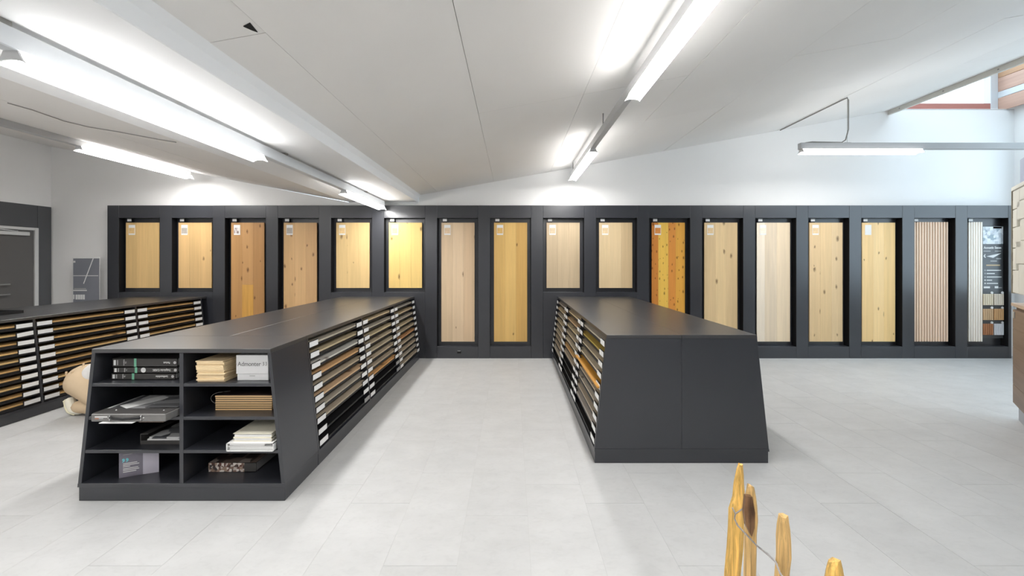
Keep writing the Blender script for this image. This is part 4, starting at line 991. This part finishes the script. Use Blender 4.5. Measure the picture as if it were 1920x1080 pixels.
pv = [(0, 0, .318), (.16, 0, .39), (.34, 0, .48), (.46, 0, .52), (.55, 0, .50), (.63, 0, .46), (.70, 0, .42)]
pe = [(k, k + 1) for k in range(6)]
pr_ = [(.14, .12), (.125, .09), (.13, .09), (.07, .07), (.055, .055), (.08, .09), (.07, .075)]
pers = None
pts, ed, ra = list(pv), list(pe), list(pr_)
for s in (-1, 1):
    b_ = len(pts)
    pts += [(.06, s * .10, .30), (.36, s * .13, .10), (.20, s * .12, .075), (-.02, s * .11, .075)]; ra += [.10, .065, .052, .04]
    ed += [(0, b_), (b_, b_ + 1), (b_ + 1, b_ + 2), (b_ + 2, b_ + 3)]
    b_ = len(pts)
    pts += [(.42, s * .17, .48), (.50, s * .24, .26), (.62, s * .20, .06), (.70, s * .18, .03)]; ra += [.06, .046, .032, (.036, .02)]
    ed += [(2, b_), (b_, b_ + 1), (b_ + 1, b_ + 2), (b_ + 2, b_ + 3)]
    pal = b_ + 3
    for f_ in range(4):
        c_ = len(pts); yo = s * .18 + (f_ - 1.5) * .019; ln = (.075, .085, .08, .062)[f_]
        pts += [(.735, yo, .030), (.735 + ln * .55, yo * 1.0, .034), (.735 + ln, yo, .014)]; ra += [.009, .0085, .0075]
        ed += [(pal, c_), (c_, c_ + 1), (c_ + 1, c_ + 2)]
    c_ = len(pts); pts += [(.69, s * .145, .026), (.725, s * .122, .014)]; ra += [.010, .009]; ed += [(pal, c_), (c_, c_ + 1)]
pers = skin('person', pts, ed, ra, skinm, None, (PX, PY, 0), voxel=.0055)
tag(pers, 'person in beige trousers and white top kneeling behind the bookcase', 'person')
tp = [(0, 0, .318), (.10, 0, .355)]; te = [(0, 1)]; tr_ = [(.172, .148), (.165, .128)]
for s in (-1, 1):
    b_ = len(tp); tp += [(.05, s * .105, .31), (.36, s * .135, .10), (.20, s * .125, .085), (.05, s * .115, .085)]; tr_ += [.122, .085, .072, .060]
    te += [(0, b_), (b_, b_ + 1), (b_ + 1, b_ + 2), (b_ + 2, b_ + 3)]
tro = skin('trousers', tp, te, tr_, trou, pers, (PX, PY, 0))
sp = [(.14, 0, .385), (.22, 0, .44), (.34, 0, .49), (.43, 0, .51)]; se = [(0, 1), (1, 2), (2, 3)]; sr = [(.165, .118), (.152, .112), (.150, .115), (.08, .08)]
for s in (-1, 1):
    b_ = len(sp); sp += [(.42, s * .18, .48), (.50, s * .245, .27), (.58, s * .215, .13)]; sr += [.075, .06, .048]
    se += [(2, b_), (b_, b_ + 1), (b_ + 1, b_ + 2)]
skin('white_top', sp, se, sr, shirt, pers, (PX, PY, 0), 0)
# hair, face
hair = mat('brown_hair', (.05, .03, .02), .6, noise=.2, nscale=60)
skin('hair', [(.585, 0, .52), (.64, 0, .525), (.69, 0, .505)], [(0, 1), (1, 2)], [(.075, .06), (.09, .06), (.07, .05)], hair, pers, (PX, PY, 0))
for s in (-1, 1):
    bm = bmesh.new(); bmesh.ops.create_uvsphere(bm, u_segments=10, v_segments=8, radius=.011); bm_obj('eye', bm, M['card'], pers, (PX + .755, PY + s * .03, .415), True)
    bm = bmesh.new(); bmesh.ops.create_uvsphere(bm, u_segments=10, v_segments=8, radius=.022, matrix=Matrix.Diagonal((.8, .4, 1.2, 1))); bm_obj('ear', bm, skinm, pers, (PX + .64, PY + s * .088, .45), True)
bm = bmesh.new(); bmesh.ops.create_cone(bm, cap_ends=True, segments=8, radius1=.013, radius2=.006, depth=.035); bm_obj('nose', bm, skinm, pers, (PX + .768, PY, .385), True)
# shoes: toes tucked under, soles upright
solem = mat('cream_sole', lin((224, 218, 190)), .6, noise=.08, nscale=25); shoem = mat('cream_shoe', lin((236, 232, 216)), .7, noise=.03)
for s in (-1, 1):
    r_ = [(-.075, s * .11, .155), (-.05, s * .11, .10), (-.015, s * .11, .05), (.03, s * .11, .025)]
    sh_ = skin('shoe', [(-.045, s * .11, .135), (-.03, s * .11, .095), (0, s * .11, .055), (.045, s * .11, .036)], [(0, 1), (1, 2), (2, 3)], [(.042, .04), (.045, .042), (.05, .04), (.046, .032)], shoem, pers, (PX, PY, 0))
    so = skin('sole', [(-.085, s * .11, .145), (-.072, s * .11, .09), (-.04, s * .11, .038), (.02, s * .11, .014)], [(0, 1), (1, 2), (2, 3)], [(.036, .014), (.038, .014), (.046, .014), (.044, .012)], solem, pers, (PX, PY, 0))
# belt loops
for q_, (x, y, z) in enumerate(((-.085, -.11, .405), (.01, -.14, .415), (.03, -.06, .475))):
    box('belt_loop', (PX + x - .005, PY + y - .008, z - .018), (PX + x + .005, PY + y + .008, z + .018), trou, tro, bev=.002)
